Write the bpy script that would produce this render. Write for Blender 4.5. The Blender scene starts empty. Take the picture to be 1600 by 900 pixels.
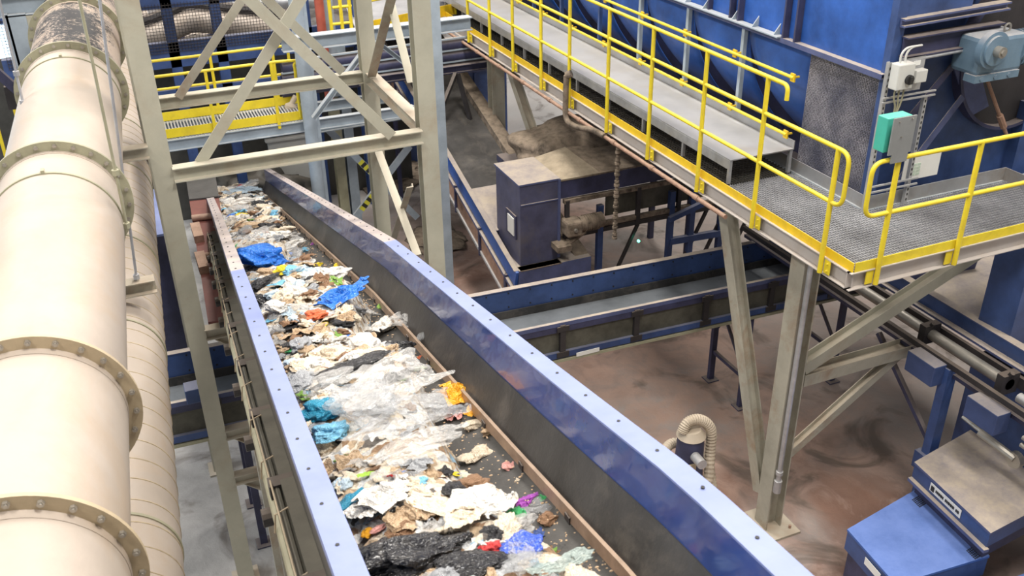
import bpy, bmesh, math, random
from mathutils import Vector, Matrix, noise
random.seed(7)
PI = math.pi
SC = bpy.context.scene
COL = SC.collection
# ------------------------------------------------------------------ camera
F = 1492.0; H = 8.85; ZD = 4.25
def _basis():
    A = Vector((-714.0, 808.0, -F)); V = Vector((50.0, -2710.0, -F))
    up = -V.normalized(); y = (A - A.dot(up)*up).normalized(); x = y.cross(up)
    return Matrix((x, y, up))
RB = _basis()
CAM = Vector((0, 0, H))
def ray(px, py): return RB @ Vector((px-800.0, 450.0-py, -F))
def P(px, py, x=None, y=None, z=None):
    """point of the real place seen at a spot of the photo, on a plane x=, y= or z="""
    d = ray(px, py)
    if x is not None: t = x/d.x
    elif y is not None: t = y/d.y
    else: t = (z-H)/d.z
    return CAM + d*t
cd = bpy.data.cameras.new('camera'); cam = bpy.data.objects.new('camera', cd); COL.objects.link(cam)
cd.sensor_width = 36; cd.lens = 36*F/1600; cd.clip_end = 200; cd.clip_start = .05
cam.matrix_world = Matrix.Translation(CAM) @ RB.to_4x4()
SC.camera = cam
cd.dof.use_dof = True; cd.dof.focus_distance = 9.0; cd.dof.aperture_fstop = 4.5
# ------------------------------------------------------------------ materials
def N(nt, t, **k):
    n = nt.nodes.new(t)
    for a, b in k.items(): setattr(n, a, b)
    return n
def ramp(nt, fac, stops, const=False):
    r = N(nt, 'ShaderNodeValToRGB'); e = r.color_ramp.elements
    if const: r.color_ramp.interpolation = 'CONSTANT'
    while len(e) < len(stops): e.new(.5)
    for i, (p, c) in enumerate(stops):
        e[i].position = p; e[i].color = (c[0], c[1], c[2], 1) if hasattr(c, '__len__') else (c, c, c, 1)
    nt.links.new(fac, r.inputs[0]); return r.outputs[0]
def mixc(nt, f, a, b):
    m = N(nt, 'ShaderNodeMix', data_type='RGBA')
    for s, v in ((m.inputs[0], f), (m.inputs[6], a), (m.inputs[7], b)):
        if hasattr(v, 'links'): nt.links.new(v, s)
        elif hasattr(v, '__len__'): s.default_value = (v[0], v[1], v[2], 1)
        else: s.default_value = v
    return m.outputs[2]
def math_(nt, op, a, b=None, clamp=False):
    m = N(nt, 'ShaderNodeMath', operation=op, use_clamp=clamp)
    for s, v in ((m.inputs[0], a), (m.inputs[1], b)):
        if v is None: continue
        if hasattr(v, 'links'): nt.links.new(v, s)
        else: s.default_value = v
    return m.outputs[0]
def noi(nt, vec, scale, detail=5, rough=.6, dist=0):
    n = N(nt, 'ShaderNodeTexNoise'); n.inputs['Scale'].default_value = scale
    n.inputs['Detail'].default_value = detail; n.inputs['Roughness'].default_value = rough
    n.inputs['Distortion'].default_value = dist
    nt.links.new(vec, n.inputs['Vector']); return n.outputs['Fac']
def newmat(name):
    m = bpy.data.materials.new(name); m.use_nodes = True; nt = m.node_tree
    b = nt.nodes['Principled BSDF']; g = N(nt, 'ShaderNodeNewGeometry')
    return m, nt, b, g
DUST = (.36, .29, .22)
def paint(name, col, rough=.45, metal=0, dust=.5, dustcol=DUST, var=.15, scale=3, bump=.15, spec=.5, coat=0, stain=None, stainamt=.4, sx=1):
    m, nt, b, g = newmat(name)
    mp = N(nt, 'ShaderNodeMapping'); nt.links.new(g.outputs['Position'], mp.inputs[0])
    mp.inputs['Scale'].default_value = (1, 1, sx)
    v = mp.outputs[0]
    n1 = noi(nt, v, scale, 6, .65); n2 = noi(nt, v, scale*7, 4, .7)
    dark = tuple(c*(1-var*1.6) for c in col); lite = tuple(min(1, c*(1+var)+var*.03) for c in col)
    c = mixc(nt, ramp(nt, n1, [(.3, 0), (.7, 1)]), dark, lite)
    if stain:
        s = ramp(nt, math_(nt, 'MULTIPLY', noi(nt, v, scale*.8, 7, .7, .6), 1), [(.5, 0), (.68, stainamt)])
        c = mixc(nt, s, c, stain)
    r = rough
    if dust > 0:
        sep = N(nt, 'ShaderNodeSeparateXYZ'); nt.links.new(g.outputs['Normal'], sep.inputs[0])
        upf = ramp(nt, sep.outputs[2], [(.35, .14), (.8, 1)])
        d = math_(nt, 'MULTIPLY', upf, math_(nt, 'MULTIPLY', ramp(nt, math_(nt, 'ADD', math_(nt, 'MULTIPLY', n1, .7), math_(nt, 'MULTIPLY', n2, .3)), [(.25, .45), (.6, 1)]), dust), True)
        c = mixc(nt, d, c, dustcol)
        rr = math_(nt, 'ADD', math_(nt, 'MULTIPLY', d, .9-rough), rough)
        nt.links.new(rr, b.inputs['Roughness'])
    else: b.inputs['Roughness'].default_value = rough
    nt.links.new(c, b.inputs['Base Color'])
    b.inputs['Metallic'].default_value = metal; b.inputs['Specular IOR Level'].default_value = spec
    b.inputs['Coat Weight'].default_value = coat
    if bump:
        bp = N(nt, 'ShaderNodeBump'); bp.inputs['Strength'].default_value = bump; bp.inputs['Distance'].default_value = .01
        nt.links.new(n2, bp.inputs['Height']); nt.links.new(bp.outputs[0], b.inputs['Normal'])
    return m
M = {}
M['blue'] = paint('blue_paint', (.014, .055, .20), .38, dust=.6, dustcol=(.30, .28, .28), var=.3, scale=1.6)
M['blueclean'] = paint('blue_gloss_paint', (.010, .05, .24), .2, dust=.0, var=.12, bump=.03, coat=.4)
M['bluecap'] = paint('blue_cap_paint_and_sheen', (.17, .225, .46), .34, dust=.3, dustcol=(.33, .33, .42), var=.08, bump=.05)  # pale tone puts the overhead reflection on the dusty caps into the colour
M['bluebright'] = paint('bright_blue_paint', (.010, .085, .38), .4, dust=.35, dustcol=(.28, .33, .46), var=.3, scale=1.5)
M['bluedusty'] = paint('dusty_blue_paint', (.03, .06, .2), .5, dust=.97, dustcol=(.44, .37, .29), var=.2)
M['boxblue'] = paint('box_blue_paint', (.014, .05, .18), .45, dust=.85, dustcol=(.30,.26,.22), var=.15)
M['bluecab'] = paint('cabinet_blue_paint', (.04, .12, .42), .4, dust=.65, dustcol=(.19, .27, .56), var=.15)
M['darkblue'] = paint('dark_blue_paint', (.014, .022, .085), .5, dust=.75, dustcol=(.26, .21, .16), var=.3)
M['black'] = paint('black_steel', (.015, .015, .02), .5, dust=.5, dustcol=(.22, .17, .13), var=.2)
M['cream'] = paint('beige_steel_paint', (.43, .425, .345), .5, dust=.6, dustcol=(.50, .43, .34), var=.09, scale=2, stain=(.30, .20, .12), stainamt=.35)
M['creamd'] = paint('stained_beige_steel', (.38, .365, .30), .5, dust=.6, dustcol=(.46, .37, .28), var=.15, scale=2, stain=(.26, .16, .09), stainamt=.7)
M['greysteel'] = paint('grey_blue_steel', (.33, .40, .47), .45, dust=.6, dustcol=(.45, .42, .38), var=.12)
M['galv'] = paint('galvanised_steel', (.50, .51, .53), .38, metal=.55, dust=.55, dustcol=(.52, .49, .46), var=.15, scale=6)
M['galvdark'] = paint('galvanised_grating', (.40, .41, .44), .4, metal=.4, dust=.6, dustcol=(.50, .48, .47), var=.2, scale=3)
M['bench'] = paint('sheet_metal_cover', (.40, .41, .43), .35, metal=.5, dust=.8, dustcol=(.47, .46, .46), var=.15, scale=1.2, stain=(.30, .22, .13), stainamt=.55)
M['fascia'] = paint('fascia_paint', (.50, .465, .44), .55, dust=.3, var=.06, scale=2, stain=(.4, .3, .2), stainamt=.3)
M['yellow'] = paint('yellow_paint', (.78, .62, .02), .4, dust=.3, dustcol=(.60, .45, .20), var=.07, stain=(.45, .30, .06), stainamt=.35, scale=5)
M['toe'] = paint('yellow_toe_board', (.85, .56, .01), .42, dust=.3, dustcol=(.55, .38, .15), var=.06, stain=(.25, .13, .05), stainamt=.25, scale=4)
M['pipe'] = paint('cream_duct', (.43, .37, .315), .42, dust=.35, dustcol=(.46, .385, .325), var=.08, scale=1.6, bump=.25, stain=(.42, .31, .21), stainamt=.6)
M['flange'] = paint('tan_flange', (.47, .38, .25), .5, dust=.3, dustcol=(.50, .40, .28), var=.12, scale=4)
M['flangeg'] = paint('olive_flange', (.33, .32, .22), .5, dust=.35, dustcol=(.42, .38, .28), var=.12, scale=4)
M['soot'] = paint('sooty_duct', (.50, .42, .36), .6, dust=.2, var=.15, scale=3, bump=.6, stain=(.012, .012, .015), stainamt=1.0)
def sootmat():
    m, nt, b, g = newmat('sooty_duct_paint'); v = g.outputs['Position']
    n = noi(nt, v, 2.2, 8, .72, .5); f = noi(nt, v, 30, 4, .8)
    c = mixc(nt, ramp(nt, n, [(.3, 0), (.7, 1)]), (.34, .26, .20), (.46, .39, .33))
    sep = N(nt, 'ShaderNodeSeparateXYZ'); nt.links.new(g.outputs['Normal'], sep.inputs[0])
    k = math_(nt, 'ADD', math_(nt, 'MULTIPLY', n, .55), math_(nt, 'MULTIPLY', f, .45))
    k = math_(nt, 'ADD', k, math_(nt, 'MULTIPLY', sep.outputs[2], .16))
    c = mixc(nt, ramp(nt, k, [(.57, 0), (.635, .97)]), c, (.012, .013, .018))
    nt.links.new(c, b.inputs['Base Color']); b.inputs['Roughness'].default_value = .6
    return m
M['soot'] = sootmat()
M['hoodblue'] = paint('dusty_hood_paint', (.05, .058, .135), .5, dust=.6, dustcol=(.40, .34, .28), var=.3, scale=1.8, stain=(.10,.09,.10), stainamt=.6)
M['sand'] = paint('sand_dust', (.33, .27, .19), .95, dust=.4, dustcol=(.40,.33,.24), var=.3, scale=4, bump=.8)
M['shade'] = paint('dark_olive_and_shade', (.045, .045, .04), .5, dust=.15, var=.2)  # own dark colour elsewhere; on the bench grating it stands in for shade
M['rust'] = paint('rusty_brown_pipe', (.34, .20, .14), .65, dust=.5, dustcol=(.42, .30, .22), var=.25, scale=8, bump=.5)
M['red'] = paint('oxide_red_plate', (.15, .042, .032), .4, dust=.4, dustcol=(.19, .075, .058), var=.25, scale=2)
M['redpipe'] = paint('red_pipe_paint', (.42, .09, .06), .5, dust=.2)
M['rubber'] = paint('black_rubber', (.028, .027, .027), .36, dust=.2, dustcol=(.13, .115, .10), var=.3, scale=2.5, bump=.3, stain=(.16, .14, .12), stainamt=.5)
M['belt'] = paint('belt_rubber', (.05, .048, .046), .55, dust=.5, dustcol=(.075, .07, .065), var=.3, scale=5, bump=.3)
M['belt2'] = paint('worn_belt', (.11, .125, .14), .35, dust=.35, dustcol=(.20, .21, .22), var=.3, scale=1.6, sx=1)
M['strip'] = paint('copper_strip', (.36, .25, .18), .4, metal=.4, dust=.3, var=.2, scale=8)
M['guard'] = paint('mesh_guard', (.07, .068, .052), .6, dust=.45, dustcol=(.15, .13, .10), var=.3, scale=4)
M['hose'] = paint('cream_hose', (.52, .44, .34), .5, dust=.2, var=.1)
M['white'] = paint('white_plastic', (.75, .75, .72), .5, dust=.1, var=.04)
M['lgrey'] = paint('light_grey_plastic', (.55, .56, .54), .5, dust=.3, var=.05)
M['green'] = paint('green_plastic', (.05, .42, .32), .4, dust=.25, dustcol=(.35, .55, .48), var=.08)
M['plate'] = paint('grey_plate', (.22, .23, .23), .5, dust=.1, var=.06)
M['gear'] = paint('gearbox_paint', (.10, .19, .28), .4, dust=.85, dustcol=(.42, .39, .37), var=.12)
M['dirt'] = paint('dust_pile', (.20, .155, .115), .95, dust=.5, dustcol=(.27, .21, .15), var=.5, scale=8, bump=1.0)
M['rope'] = paint('rope', (.42, .34, .24), .8, dust=0)
M['ink'] = paint('black_print', (.02, .02, .02), .6, dust=0, bump=0)
M['steel'] = paint('bolt_steel', (.42, .40, .36), .35, metal=.7, dust=.2)
def emis(name, col, s):
    m = bpy.data.materials.new(name); m.use_nodes = True; b = m.node_tree.nodes['Principled BSDF']
    b.inputs['Base Color'].default_value = (*col, 1); b.inputs['Emission Color'].default_value = (*col, 1); b.inputs['Emission Strength'].default_value = s
    return m
M['led'] = emis('green_led', (.1, 1, .6), 6)
M['lampglow'] = emis('lamp_glow', (1, .96, .9), 12)
M['winlight'] = emis('daylight_pane', (.62, .82, 1), 1.6)
def floormat():
    m, nt, b, g = newmat('dusty_concrete'); v = g.outputs['Position']
    n1 = noi(nt, v, .35, 5, .6, .4); n2 = noi(nt, v, 1.3, 7, .65, .8); n3 = noi(nt, v, 14, 4, .7)
    c = mixc(nt, ramp(nt, n2, [(.3, 0), (.7, 1)]), (.24, .235, .225), (.40, .385, .37))
    sep = N(nt, 'ShaderNodeSeparateXYZ'); nt.links.new(v, sep.inputs[0])
    # reddish dust field, thick between x 4 and 9
    fx = ramp(nt, math_(nt, 'MULTIPLY', sep.outputs[0], .1), [(.30, 0), (.42, 1), (.84, 1), (1, .35)])
    c = mixc(nt, math_(nt, 'MULTIPLY', fx, ramp(nt, n1, [(.32, .25), (.55, 1)])), c, (.19, .105, .075))
    c = mixc(nt, math_(nt, 'MULTIPLY', fx, ramp(nt, n2, [(.50, 0), (.62, .75)])), c, (.36, .25, .205))
    c = mixc(nt, ramp(nt, math_(nt, 'MULTIPLY', sep.outputs[1], .04), [(.70, 0), (.80, .7)]), c, (.46, .46, .46))  # far floor coloured paler to stand in for sunlight falling there
    fy = ramp(nt, math_(nt, 'MULTIPLY', sep.outputs[1], .05), [(.36, 0), (.44, 1), (.60, 1), (.66, .3)])
    k = math_(nt, 'MULTIPLY', math_(nt, 'MULTIPLY', fx, fy), ramp(nt, noi(nt, v, 2.2, 8, .7, .8), [(.36, .15), (.6, 1)]))
    c = mixc(nt, math_(nt, 'MULTIPLY', k, .75), c, (.37, .245, .19))
    c = mixc(nt, ramp(nt, noi(nt, v, .8, 4, .6, 1.2), [(.54, 0), (.66, .7)]), c, (.085, .065, .05))
    nt.links.new(c, b.inputs['Base Color']); b.inputs['Roughness'].default_value = .6
    nt.links.new(ramp(nt, n2, [(.3, .42), (.7, .85)]), b.inputs['Roughness'])
    bp = N(nt, 'ShaderNodeBump'); bp.inputs['Strength'].default_value = .35; bp.inputs['Distance'].default_value = .03
    nt.links.new(math_(nt, 'ADD', n3, n2), bp.inputs['Height']); nt.links.new(bp.outputs[0], b.inputs['Normal'])
    return m
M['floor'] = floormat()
def perforated():
    m, nt, b, g = newmat('perforated_plate'); tc = N(nt, 'ShaderNodeTexCoord')
    vr = N(nt, 'ShaderNodeTexVoronoi'); vr.inputs['Scale'].default_value = 46; vr.inputs['Randomness'].default_value = .25
    mp = N(nt, 'ShaderNodeMapping'); mp.inputs['Scale'].default_value = (0, .85, 1.25); nt.links.new(tc.outputs['Object'], mp.inputs[0])
    nt.links.new(mp.outputs[0], vr.inputs['Vector'])
    hole = ramp(nt, vr.outputs['Distance'], [(.34, 0), (.44, 1)])
    n = noi(nt, tc.outputs['Object'], 2.5, 6)
    c = mixc(nt, ramp(nt, n, [(.35, 0), (.65, 1)]), (.10, .105, .15), (.34, .33, .37))
    c = mixc(nt, hole, (.02, .02, .03), c)
    nt.links.new(c, b.inputs['Base Color']); b.inputs['Roughness'].default_value = .4; b.inputs['Metallic'].default_value = .25
    bp = N(nt, 'ShaderNodeBump'); bp.inputs['Strength'].default_value = .8; bp.inputs['Distance'].default_value = .01
    nt.links.new(hole, bp.inputs['Height']); nt.links.new(bp.outputs[0], b.inputs['Normal'])
    return m
M['perf'] = perforated()
# --- waste materials
def plastic(name, col, rough=.3, trans=0.0, alpha=1.0, scale=9, stain=None):
    m, nt, b, g = newmat(name); tc = N(nt, 'ShaderNodeTexCoord'); v = tc.outputs['Object']
    oi = N(nt, 'ShaderNodeObjectInfo')
    n1 = noi(nt, v, scale, 5, .6, 1.2)
    c = mixc(nt, ramp(nt, n1, [(.3, 0), (.7, 1)]), tuple(x*.72 for x in col), tuple(min(1, x*1.12+.02) for x in col))
    if stain: c = mixc(nt, ramp(nt, noi(nt, v, scale*.6, 5, .7, .5), [(.5, 0), (.66, .8)]), c, stain)
    nt.links.new(c, b.inputs['Base Color']); b.inputs['Roughness'].default_value = rough
    b.inputs['Alpha'].default_value = alpha
    if trans: b.inputs['Subsurface Weight'].default_value = 0
    w = N(nt, 'ShaderNodeTexVoronoi', feature='DISTANCE_TO_EDGE'); w.inputs['Scale'].default_value = scale*.55
    nv = N(nt, 'ShaderNodeTexNoise'); nv.inputs['Scale'].default_value = scale*.3; nt.links.new(v, nv.inputs['Vector'])
    vm = N(nt, 'ShaderNodeVectorMath', operation='MULTIPLY_ADD'); vm.inputs[1].default_value = (.8, .8, .8)
    nt.links.new(nv.outputs['Color'], vm.inputs[0]); nt.links.new(v, vm.inputs[2]); nt.links.new(vm.outputs[0], w.inputs['Vector'])
    bp = N(nt, 'ShaderNodeBump'); bp.inputs['Strength'].default_value = .6; bp.inputs['Distance'].default_value = .015
    nt.links.new(ramp(nt, w.outputs['Distance'], [(0, 1), (.25, .2), (1, 0)]), bp.inputs['Height']); nt.links.new(bp.outputs[0], b.inputs['Normal'])
    return m
W = {
 'white': plastic('white_film', (.80, .78, .74), .4, stain=(.56, .46, .35)),
 'cream': plastic('cream_paper', (.80, .69, .54), .7, stain=(.50, .36, .22)),
 'tan': plastic('tan_cardboard', (.58, .42, .27), .8, stain=(.36, .23, .12)),
 'brown': plastic('brown_scrap', (.26, .14, .07), .7),
 'black': plastic('black_film', (.022, .022, .026), .18, stain=(.08, .075, .07)),
 'grey': plastic('grey_film', (.36, .37, .39), .4),
 'blue': plastic('blue_film', (.012, .17, .68), .3),
 'royal': plastic('royal_blue_film', (.03, .10, .62), .35, stain=(.6, .65, .8)),
 'navy': plastic('navy_film', (.03, .07, .24), .4),
 'teal': plastic('teal_film', (.015, .26, .42), .3),
 'sky': plastic('light_blue_film', (.22, .55, .78), .35),
 'pale': plastic('pale_blue_film', (.55, .68, .78), .35),
 'yellow': plastic('yellow_film', (.85, .66, .02), .35),
 'orange': plastic('orange_film', (.92, .42, .01), .32),
 'coral': plastic('orange_red_film', (.80, .17, .06), .35),
 'red': plastic('red_film', (.60, .03, .03), .35),
 'pink': plastic('pink_film', (.80, .38, .34), .45),
 'purple': plastic('purple_film', (.42, .08, .50), .35),
 'green': plastic('green_film', (.04, .40, .12), .4),
 'leaf': plastic('leaf_green', (.16, .34, .04), .5, stain=(.45, .55, .12)),
 'lime': plastic('lime_green', (.35, .60, .05), .45),
 'clear': plastic('clear_film', (.66, .68, .70), .08, alpha=.30),
 'milky': plastic('milky_film', (.74, .73, .71), .12, alpha=.42),
 'seafoam': plastic('grey_green_film', (.42, .50, .47), .3, alpha=.8),
}
def mixwaste():
    m, nt, b, g = newmat('mixed_fine_waste'); v = g.outputs['Position']
    nv = N(nt, 'ShaderNodeTexNoise'); nv.inputs['Scale'].default_value = 9; nt.links.new(v, nv.inputs['Vector'])
    vm = N(nt, 'ShaderNodeVectorMath', operation='MULTIPLY_ADD'); vm.inputs[1].default_value = (.12, .12, .12)
    nt.links.new(nv.outputs['Color'], vm.inputs[0]); nt.links.new(v, vm.inputs[2])
    w = N(nt, 'ShaderNodeTexVoronoi'); w.inputs['Scale'].default_value = 17; nt.links.new(vm.outputs[0], w.inputs['Vector'])
    sp = N(nt, 'ShaderNodeSeparateColor'); nt.links.new(w.outputs['Color'], sp.inputs[0])
    c = ramp(nt, sp.outputs[0], [(0, (.76, .67, .54)), (.18, (.84, .82, .78)), (.36, (.54, .40, .26)), (.50, (.80, .70, .56)), (.62, (.10, .09, .08)), (.70, (.60, .62, .64)), (.80, (.32, .19, .10)), (.88, (.35, .55, .70)), (.92, (.80, .78, .74))], True)
    n = noi(nt, v, 40, 4, .7)
    c = mixc(nt, ramp(nt, n, [(.4, .0), (.7, .5)]), c, (.16, .12, .09))
    nt.links.new(c, b.inputs['Base Color']); b.inputs['Roughness'].default_value = .6
    bp = N(nt, 'ShaderNodeBump'); bp.inputs['Strength'].default_value = 1; bp.inputs['Distance'].default_value = .03
    nt.links.new(math_(nt, 'ADD', w.outputs['Distance'], n), bp.inputs['Height']); nt.links.new(bp.outputs[0], b.inputs['Normal'])
    return m
M['mix'] = mixwaste()
# ------------------------------------------------------------------ mesh builder
def wloc(o):
    p = Vector((0, 0, 0))
    while o is not None: p = p + o.location; o = o.parent
    return p
class MB:
    def __init__(s): s.v = []; s.f = []
    def add(s, vs, fs):
        n = len(s.v); s.v += [Vector(v) for v in vs]; s.f += [tuple(i+n for i in f) for f in fs]; return s
    def box(s, a, b):
        x0, x1 = sorted((a[0], b[0])); y0, y1 = sorted((a[1], b[1])); z0, z1 = sorted((a[2], b[2]))
        return s.add([(x0,y0,z0),(x1,y0,z0),(x1,y1,z0),(x0,y1,z0),(x0,y0,z1),(x1,y0,z1),(x1,y1,z1),(x0,y1,z1)],
                     [(3,2,1,0),(4,5,6,7),(0,1,5,4),(1,2,6,5),(2,3,7,6),(3,0,4,7)])
    def prof(s, a, b, pts, up=(0,0,1)):
        """extrude a closed 2D outline from a to b; u = side axis, v = up axis"""
        a = Vector(a); b = Vector(b); d = (b-a).normalized(); up = Vector(up)
        if abs(d.dot(up)) > .98: up = Vector((0,1,0)) if abs(d.y) < .9 else Vector((1,0,0))
        u = d.cross(up).normalized(); w = u.cross(d).normalized(); n = len(pts)
        vs = [a+u*p[0]+w*p[1] for p in pts]+[b+u*p[0]+w*p[1] for p in pts]
        return s.add(vs, [tuple(range(n-1,-1,-1)), tuple(range(n,2*n))]+[(i,(i+1)%n,n+(i+1)%n,n+i) for i in range(n)])
    def bar(s, a, b, w, h, up=(0,0,1)):
        return s.prof(a, b, [(-w/2,-h/2),(w/2,-h/2),(w/2,h/2),(-w/2,h/2)], up)
    def ibeam(s, a, b, w, h, t=.012, up=(0,0,1)):
        s.prof(a, b, [(-w/2,-h/2),(w/2,-h/2),(w/2,-h/2+t),(-w/2,-h/2+t)], up)
        s.prof(a, b, [(-w/2,h/2-t),(w/2,h/2-t),(w/2,h/2),(-w/2,h/2)], up)
        return s.prof(a, b, [(-t/2,-h/2+t),(t/2,-h/2+t),(t/2,h/2-t),(-t/2,h/2-t)], up)
    def chan(s, a, b, w, h, t=.01, up=(0,0,1)):
        return s.prof(a, b, [(-w/2,-h/2),(w/2,-h/2),(w/2,-h/2+t),(-w/2+t,-h/2+t),(-w/2+t,h/2-t),(w/2,h/2-t),(w/2,h/2),(-w/2,h/2)], up)
    def angle(s, a, b, w, h, t=.01, up=(0,0,1)):
        return s.prof(a, b, [(-w/2,-h/2),(w/2,-h/2),(w/2,-h/2+t),(-w/2+t,-h/2+t),(-w/2+t,h/2),(-w/2,h/2)], up)
    def cyl(s, a, b, r, n=12, r2=None, caps=True):
        a = Vector(a); b = Vector(b); r2 = r if r2 is None else r2; d = (b-a).normalized()
        up = Vector((0,0,1)) if abs(d.z) < .9 else Vector((1,0,0))
        u = d.cross(up).normalized(); w = u.cross(d)
        A = [a+(u*math.cos(2*PI*i/n)+w*math.sin(2*PI*i/n))*r for i in range(n)]
        B = [b+(u*math.cos(2*PI*i/n)+w*math.sin(2*PI*i/n))*r2 for i in range(n)]
        fs = [(i,(i+1)%n,n+(i+1)%n,n+i) for i in range(n)]
        if caps: fs += [tuple(range(n-1,-1,-1)), tuple(range(n,2*n))]
        return s.add(A+B, fs)
    def tube(s, path, r, n=8, closed=False):
        path = [Vector(p) for p in path]; m = len(path); rings = []; pu = None
        for i, p in enumerate(path):
            d = (path[min(i+1,m-1)]-path[max(i-1,0)]).normalized()
            if pu is None:
                up = Vector((0,0,1)) if abs(d.z) < .9 else Vector((1,0,0)); u = d.cross(up).normalized()
            else: u = (pu-d*pu.dot(d)).normalized()
            pu = u; w = d.cross(u); rr = r[i] if hasattr(r, '__len__') else r
            rings.append([p+(u*math.cos(2*PI*k/n)+w*math.sin(2*PI*k/n))*rr for k in range(n)])
        fs = [(i*n+k, i*n+(k+1)%n, (i+1)*n+(k+1)%n, (i+1)*n+k) for i in range(m-1) for k in range(n)]
        fs += [tuple(range(n-1,-1,-1)), tuple(range((m-1)*n, m*n))]
        return s.add([v for R in rings for v in R], fs)
    def quad(s, a, b, c, d, t=.01):
        a, b, c, d = map(Vector, (a, b, c, d)); nn = (b-a).cross(d-a).normalized()*t
        return s.add([a,b,c,d,a-nn,b-nn,c-nn,d-nn], [(0,1,2,3),(7,6,5,4),(0,4,5,1),(1,5,6,2),(2,6,7,3),(3,7,4,0)])
    def prism(s, top, z0):
        """vertical prism under a polygon of 3D points"""
        n = len(top); T = [Vector(p) for p in top]; B = [Vector((p[0],p[1],z0)) for p in T]
        return s.add(T+B, [tuple(range(n)), tuple(range(2*n-1,n-1,-1))]+[(i,n+i,n+(i+1)%n,(i+1)%n) for i in range(n)])
    def build(s, name, mat, parent=None, smooth=False, bevel=0):
        o0 = wloc(parent); me = bpy.data.meshes.new(name)
        me.from_pydata([v-o0 for v in s.v], [], s.f)
        bm = bmesh.new(); bm.from_mesh(me); bmesh.ops.recalc_face_normals(bm, faces=bm.faces); bm.to_mesh(me); bm.free()
        me.materials.append(mat)
        if smooth: me.shade_smooth() if hasattr(me, 'shade_smooth') else None
        o = bpy.data.objects.new(name, me); COL.objects.link(o)
        if parent: o.parent = parent
        if smooth:
            md = o.modifiers.new('edges', 'EDGE_SPLIT'); md.split_angle = math.radians(38)
        if bevel:
            md = o.modifiers.new('bevel', 'BEVEL'); md.width = bevel; md.segments = 2; md.limit_method = 'ANGLE'
        return o
def thing(name, label, cat, loc=(0,0,0), group=None):
    o = bpy.data.objects.new(name, None); COL.objects.link(o); o.location = loc; o.empty_display_size = .1
    o['label'] = label; o['category'] = cat
    if group: o['group'] = group
    return o
def tag(o, label, cat, group=None, kind=None):
    o['label'] = label; o['category'] = cat
    if group: o['group'] = group
    if kind: o['kind'] = kind
    return o
def one(mb, name, mat, label, cat, group=None, smooth=False, bevel=0):
    """a thing of one mesh: origin moved to its base centre"""
    xs = [v.x for v in mb.v]; ys = [v.y for v in mb.v]; z = min(v.z for v in mb.v)
    c = Vector(((min(xs)+max(xs))/2, (min(ys)+max(ys))/2, z)); mb.v = [v-c for v in mb.v]
    o = mb.build(name, mat, None, smooth, bevel); o.location = c
    return tag(o, label, cat, group)
def fillet(pts, r, n=6):
    pts = [Vector(p) for p in pts]; out = [pts[0]]
    for i in range(1, len(pts)-1):
        p = pts[i]; a = (pts[i-1]-p); b = (pts[i+1]-p); k = min(r, a.length*.49, b.length*.49); a = p+a.normalized()*k; b = p+b.normalized()*k
        for j in range(n+1):
            t = j/n; out.append(a*(1-t)**2+p*2*t*(1-t)+b*t*t)
    out.append(pts[-1]); return out
def lerp(a, b, t): return Vector(a)+(Vector(b)-Vector(a))*t
def bez(pts, n=8):
    """catmull-rom through the points"""
    p = [Vector(q) for q in pts]; p = [p[0]]+p+[p[-1]]; out = []
    for i in range(1, len(p)-2):
        for k in range(n):
            t = k/n
            out.append(.5*((2*p[i])+(p[i+1]-p[i-1])*t+(2*p[i-1]-5*p[i]+4*p[i+1]-p[i+2])*t*t+(3*p[i]-p[i-1]-3*p[i+1]+p[i+2])*t**3))
    out.append(p[-2]); return out
# ------------------------------------------------------------------ setting
mb = MB(); mb.box((-30,-6,-.2),(40,60,0)); fl = mb.build('floor', M['floor']); fl['kind'] = 'structure'
M['wall'] = paint('hall_wall', (.30, .31, .32), .8, dust=0, bump=.1)
mb = MB(); mb.box((-30,46,0),(40,46.3,14)); w_ = mb.build('wall_back', M['wall']); w_['kind'] = 'structure'
mb = MB(); mb.box((-30.3,-6,0),(-30,46.3,14)); w_ = mb.build('wall_left', M['wall']); w_['kind'] = 'structure'
mb = MB(); mb.box((40,-6,0),(40.3,46.3,14)); w_ = mb.build('wall_right', M['wall']); w_['kind'] = 'structure'
# ------------------------------------------------------------------ main waste conveyor
S0 = [(1.16,19.3,1.48),(.83,11.86,3.80),(.61,7.3,5.23),(.52,5.02,5.80),(.48,3.86,6.08),(.45,2.98,6.30),(.43,2.36,6.46),(.41,1.2,6.62)]
def cst(y):
    for a, b in zip(S0, S0[1:]):
        if y >= b[1] or b is S0[-1]:
            t = (y-a[1])/(b[1]-a[1]); return a[0]+(b[0]-a[0])*t, a[2]+(b[2]-a[2])*t
CW = 1.2
def cpt(u, y, d=0):
    x, z = cst(y); return Vector((x+u*CW, y, z-d))
YS = [1.3+.3*i for i in range(60)]+[19.3]
def loft(poly, ys=YS, right=False):
    mb = MB(); n = len(poly); vs = []
    for y in ys:
        x, z = cst(y)
        if right: x += CW
        vs += [(x+u, y, z+v) for u, v in poly]
    m = len(ys)
    fs = [(i*n+k, i*n+(k+1)%n, (i+1)*n+(k+1)%n, (i+1)*n+k) for i in range(m-1) for k in range(n)]
    fs += [tuple(range(n)), tuple(range((m-1)*n, m*n))]
    return mb.add(vs, fs)
cv = thing('belt_conveyor', 'long inclined blue walled belt conveyor carrying mixed waste through the beige frame', 'conveyor', (1.0, 8, 0))
loft([(0,0),(.012,0),(.012,-.27),(0,-.27)], right=True).build('side_wall', M['blueclean'], cv)
loft([(-.012,0),(0,0),(0,-.27),(-.012,-.27)]).build('side_wall', M['blue'], cv)
YN_ = [1.3+.3*i for i in range(21)]; YF_ = [7.3+.3*i for i in range(40)]+[19.3]
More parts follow.
